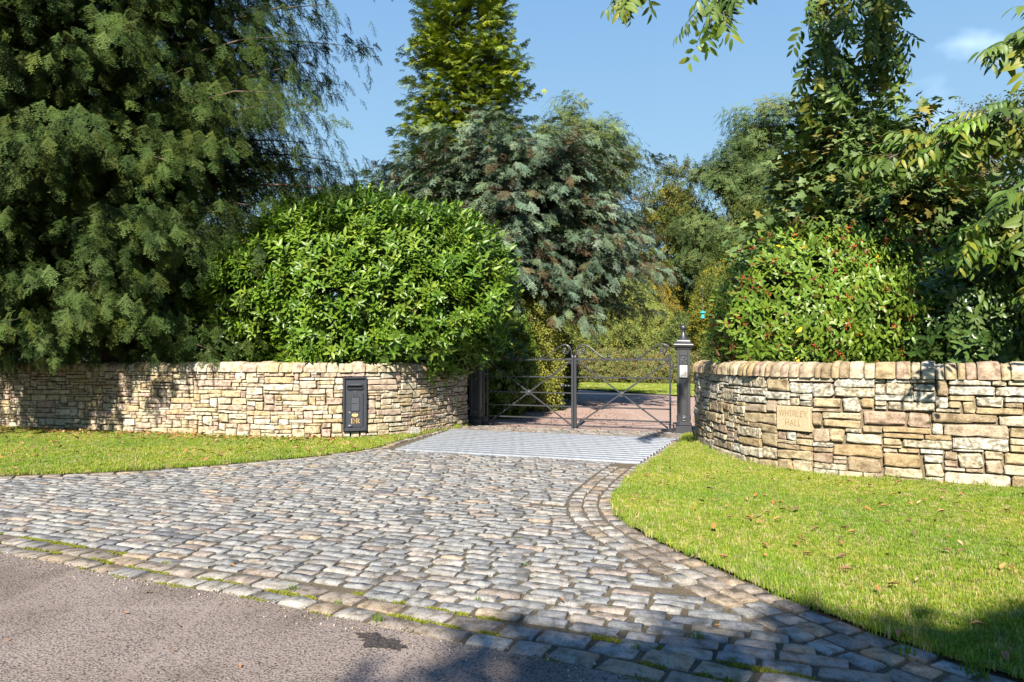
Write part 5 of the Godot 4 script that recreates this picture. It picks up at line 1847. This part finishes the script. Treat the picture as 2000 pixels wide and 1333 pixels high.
# ---------------------------------------------------------------- fallen leaves and small things
func _litter() -> void:
	var meshes: Array = []
	for k in 5:
		var st := S()
		leaf_into(st, Transform3D.IDENTITY, 1.0, R(0.36, 0.55), R(0.3, 0.9), R(-0.5, 0.5))
		meshes.append(done(st))
	var dry: Array = []
	for c: Color in [Color(0.32, 0.13, 0.05), Color(0.26, 0.13, 0.065), Color(0.40, 0.20, 0.075), Color(0.17, 0.095, 0.055), Color(0.44, 0.27, 0.15), Color(0.13, 0.08, 0.05)]:
		var m := leafmat(0.7, 0.3, Color(0.4, 0.3, 0.15), false)
		m.albedo_color = c.linear_to_srgb()
		dry.append(m)
	var places: Array = [
		[lawn_right, 120, 0.05, "dry curled leaf on the right lawn", "fallen leaves on the right lawn", 1.0, 7.0, 3.2, 9.0],
		[lawn_left, 95, 0.05, "dry leaf on the left verge", "fallen leaves on the left verge", -9.5, -2.0, 8.7, 13.4]]
	for p: Array in places:
		var n := 0
		while n < p[1]:
			var q := Vector2(R(p[5], p[6]), -R(p[7], p[8]))
			if p[0] == lawn_left and rng.randf() < 0.55 and q.x + q.y * -0.9 < 2.0 and q.y > -11.2:
				continue
			if not Geometry2D.is_point_in_polygon(q, p[0]) or not in_view(Vector3(q.x, 0, q.y)):
				continue
			_leaf_on(q, p[2], meshes, dry, p[3], p[4], R(0.04, 0.085) if p[0] == lawn_right else R(0.06, 0.11))
			n += 1
	for q: Array in [[0.30, 4.1], [-0.25, 5.9], [1.05, 3.75], [-1.9, 4.85], [2.0, 3.6], [-0.05, 5.05]]:
		_leaf_on(Vector2(q[0], -q[1]), 0.012, meshes, dry, "dry leaf lying on the stone setts", "fallen leaves on the setts", R(0.04, 0.07))
	for q: Array in [[-2.1, 3.95], [-1.72, 3.75], [-2.5, 3.6], [-1.25, 3.3], [-1.6, 3.45], [-0.9, 3.05], [-2.15, 4.3]]:
		_leaf_on(Vector2(q[0], -q[1]), 0.006, meshes, dry, "small dry leaf lying on the tarmac", "fallen leaves on the tarmac", R(0.02, 0.045))
	# small leaf litter drifted against the foot of the left wall and inside the gate
	var xf: Array = []
	var cc := PackedColorArray()
	var s := arc(wall_left)
	for i in 900:
		var at := at_arc(wall_left, s, R(3.5, 14.0))
		var q: Vector2 = at[0] + Vector2(R(-0.2, 0.2), absf(rng.randfn(0.0, 0.45)) + 0.05)
		xf.append(Transform3D(Basis.from_euler(Vector3(-PI / 2 + R(-0.6, 0.6), R(0, TAU), R(-0.6, 0.6))).scaled_local(Vector3.ONE * R(0.04, 0.09)), Vector3(q.x, R(0.03, 0.06), q.y)))
		cc.append(pick([Color(0.30, 0.12, 0.05), Color(0.38, 0.18, 0.08), Color(0.22, 0.11, 0.06), Color(0.42, 0.25, 0.14)]))
	for i in 500:
		var q := Vector2(R(-0.4, 2.8), -R(14.5, 19.0))
		xf.append(Transform3D(Basis.from_euler(Vector3(-PI / 2 + R(-0.4, 0.4), R(0, TAU), R(-0.4, 0.4))).scaled_local(Vector3.ONE * R(0.03, 0.07)), Vector3(q.x, 0.01, q.y)))
		cc.append(pick([Color(0.30, 0.12, 0.05), Color(0.35, 0.16, 0.08), Color(0.20, 0.10, 0.06)]))
	crown(self, "leaf_litter", meshes[0], leafmat(0.7, 0.3, Color(0.4, 0.3, 0.15)), xf, cc)
	# grit gathered where the tarmac meets the setts
	var gs := S()
	lathe(gs, Vector3.ZERO, [0.0, -0.4, 0.45, -0.2, 0.5, 0.15, 0.25, 0.4, 0.0, 0.42], 5)
	xf = []
	cc = PackedColorArray()
	var se := arc(edge_road)
	for i in 2600:
		var at := at_arc(edge_road, se, R(8.0, se[se.size() - 1] - 8.0))
		var q: Vector2 = at[0] + Vector2(at[1].y, -at[1].x) * (0.05 - absf(rng.randfn(0.0, 0.11)))
		xf.append(Transform3D(Basis.from_euler(Vector3(R(0, 3), R(0, 3), 0)).scaled_local(Vector3.ONE * R(0.004, 0.013)), Vector3(q.x, 0.0, q.y)))
		cc.append(pick([Color(0.16, 0.12, 0.08), Color(0.24, 0.19, 0.14), Color(0.10, 0.08, 0.055), Color(0.34, 0.30, 0.26)]))
	var gm := mat(Color(1, 1, 1), 0.95)
	gm.vertex_color_use_as_albedo = true
	crown(self, "grit", done(gs), gm, xf, cc)
	# turquoise bird feeder hanging in the shrubs
	var f := thing("bird_feeder", "small turquoise bird feeder hanging among the shrubs behind the right gate post", "bird feeder", Vector3(4.32, 2.3, -16.2))
	var teal := mat(lin(0.02, 0.30, 0.30), 0.4)
	var st := S()
	lathe(st, Vector3.ZERO, [0.0, 0.0, 0.055, 0.0, 0.06, 0.02, 0.035, 0.03, 0.035, 0.12, 0.0, 0.12], 12)
	part("tube", st, teal, f)
	st = S()
	lathe(st, Vector3(0, 0.12, 0), [0.07, 0.0, 0.06, 0.02, 0.02, 0.05, 0.0, 0.055], 12)
	part("lid", st, teal, f)
	st = S()
	tube2(st, Vector3(0, 0.17, 0), Vector3(0.02, 0.75, -0.05), 0.004, 0.004, 4)
	part("wire", st, mat(lin(0.1, 0.1, 0.1)), f)

func _leaf_on(q: Vector2, y: float, meshes: Array, mats: Array, label: String, group: String, size: float) -> void:
	var tone := rng.randi() % mats.size()
	var o := mi("fallen_leaf", meshes[rng.randi() % meshes.size()], mats[tone])
	o.transform = Transform3D(Basis(Vector3.UP, R(0, TAU)) * Basis.from_euler(Vector3(-PI / 2 + R(-0.3, 0.5), 0, R(-0.5, 0.5))).scaled_local(Vector3.ONE * size), Vector3(q.x, y, q.y))
	var where := ""
	if group.contains("right lawn"):
		where = ", in the tree's shade" if q.y > -4.0 else (", beside the setts" if q.x < 1.9 else (", amid open grass" if q.y > -6.5 else ", near the wall"))
	elif group.contains("left verge"):
		where = ", near its wall" if q.y < -11.4 else (", beside the setts" if q.x > -4.5 else ", far left")
	tag(o, ["rust brown ", "mid brown ", "orange ", "dark brown ", "pale tan ", "blackish "][tone] + label + where, "leaf", group)
